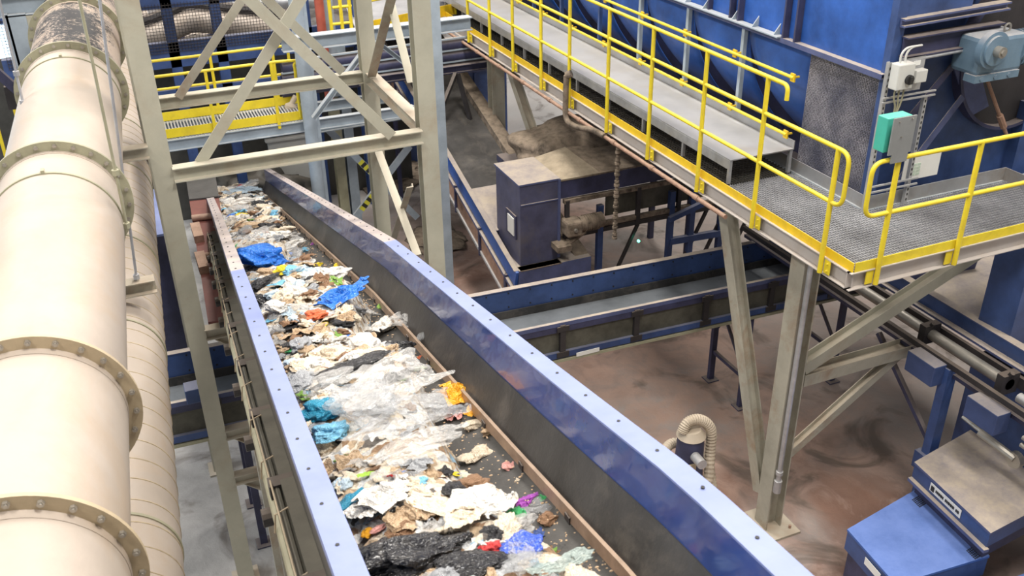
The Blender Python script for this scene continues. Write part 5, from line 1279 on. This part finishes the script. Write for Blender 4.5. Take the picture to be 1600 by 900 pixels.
while cnt < 620 and tries < 6000:
    tries += 1
    # even in depth of field: denser where the belt is close
    y = 1.9*math.exp(rnd.uniform(0, math.log(19/1.9))); u = rnd.uniform(.07, .97)
    lim = redge(y)
    if u > lim-.02: continue
    d = heapd(u,y); p = cpt(u,y,d); px, py = proj(p)
    if py > 960: continue
    dep = -(RB.transposed() @ (p-CAM)).z; k_ = pick(KW)
    s = rnd.uniform(.022,.075)*(1+.05*y)*(1.25 if k_ in ('film','bag','cloth') else .8)
    if y < 4: s *= .85
    inside = any(abs(px-e[0]) < e[2]*.8 and abs(py-e[1]) < e[3]*.8 for e in EXPL)
    if inside: continue
    k = k_; c = pick(PAL)
    if c in ('yellow','coral','blue','green','red','teal','pink'): s *= .55
    if c == 'leaf': k = 'leaf' 
    asp = rnd.uniform(.6,1)
    ei = min(range(len(EXPL)), key=lambda q: ((EXPL[q][0]-px)**2+((EXPL[q][1]-py)*1.3)**2)/(EXPL[q][2]+12))
    dx, dy = px-EXPL[ei][0], py-EXPL[ei][1]
    where = ('right of' if dx > 0 else 'left of') if abs(dx) > abs(dy)*1.2 else ('in front of' if dy > 0 else 'behind')
    lab_ = '%s %s %s %s the %s' % ('small' if s*F/dep < 9 else ('mid sized' if s*F/dep < 20 else 'larger'), CN[c], NN.get(k,'leaves'), where, SHORT[ei])
    o_ =put(k, c, p, s, s*asp, s*(.8 if k in ('bag','scrap') else .7), rnd.uniform(0,2*PI), lab_, rnd.randrange(9), s*.2, 'loose %s pieces on the waste conveyor' % NN.get(k,'leaf'), rnd.uniform(-.4,.4), rnd.uniform(-.4,.4))
    cnt += 1; LOOSE.append((lab_, -py, o_))
byl = {}
for l_, k_, o_ in LOOSE: byl.setdefault(l_, []).append((k_, o_))
ORD = ['nearest','second nearest','third nearest','fourth nearest','fifth nearest','sixth nearest','seventh nearest','eighth nearest','ninth nearest']
for l_, lst in byl.items():
    if len(lst) > 1:
        for n_, (k_, o_) in enumerate(sorted(lst, key=lambda q: q[0])): o_['label'] = l_+', '+(ORD[n_] if n_ < 9 else 'farthest')
# crumbs on the bare right strip
bm = bmesh.new()
for i in range(900):
    y = 1.9*math.exp(rnd.uniform(0, math.log(17/1.9))); u = 1-abs(rnd.gauss(0,.16))-.12
    lim = redge(y)
    if u < lim-.05 or u > .9: u = rnd.uniform(lim-.04, min(.9,lim+.12))
    p = cpt(u,y,.54+.10*min(1,max(0,(.92-u))/.25)); r = rnd.uniform(.002,.0055)*(1+.06*y)
    m_ = Matrix.Translation(p) @ Matrix.Diagonal((r*rnd.uniform(.7,1.8),r,r*.6,1))
    bmesh.ops.create_icosphere(bm, subdivisions=1, radius=1, matrix=m_)
me = bpy.data.meshes.new('loose_crumbs'); bm.to_mesh(me); bm.free(); me.materials.append(W['tan'])
o = bpy.data.objects.new('loose_crumbs', me); COL.objects.link(o); tag(o,'pale crumbs strewn over the bare right strip of the belt','crumbs',kind='stuff')
# ------------------------------------------------------------------ light
wd = bpy.data.worlds.new('world'); SC.world = wd; wd.use_nodes = True; bg = wd.node_tree.nodes['Background']
bg.inputs['Color'].default_value = (1.0, .95, .90, 1); bg.inputs['Strength'].default_value = .32
def area(loc, size, power, col, rot=(0,0,0), sy=None):
    l = bpy.data.lights.new('hall_light','AREA'); l.energy = power; l.size = size; l.color = col
    if sy: l.shape = 'RECTANGLE'; l.size_y = sy
    o = bpy.data.objects.new('hall_light', l); COL.objects.link(o); o.location = loc; o.rotation_euler = rot
    return o
for gx, gy, pw in ((-5,2,700),(4,2,1000),(12,2,900),(-5,12,700),(4,12,1000),(12,12,800),(-5,23,900),(4,23,1100),(12,23,700)):
    area((gx,gy,16.0), 2.2, pw, (1,.95,.88), sy=4)
area((-16,12,9), 8, 1300, (.76,.87,1), (0,math.radians(-60),0))
vs_ = SC.view_settings; vs_.view_transform = 'Standard'; vs_.look = 'None'; vs_.gamma = 1; vs_.use_curve_mapping = False; vs_.exposure = .34
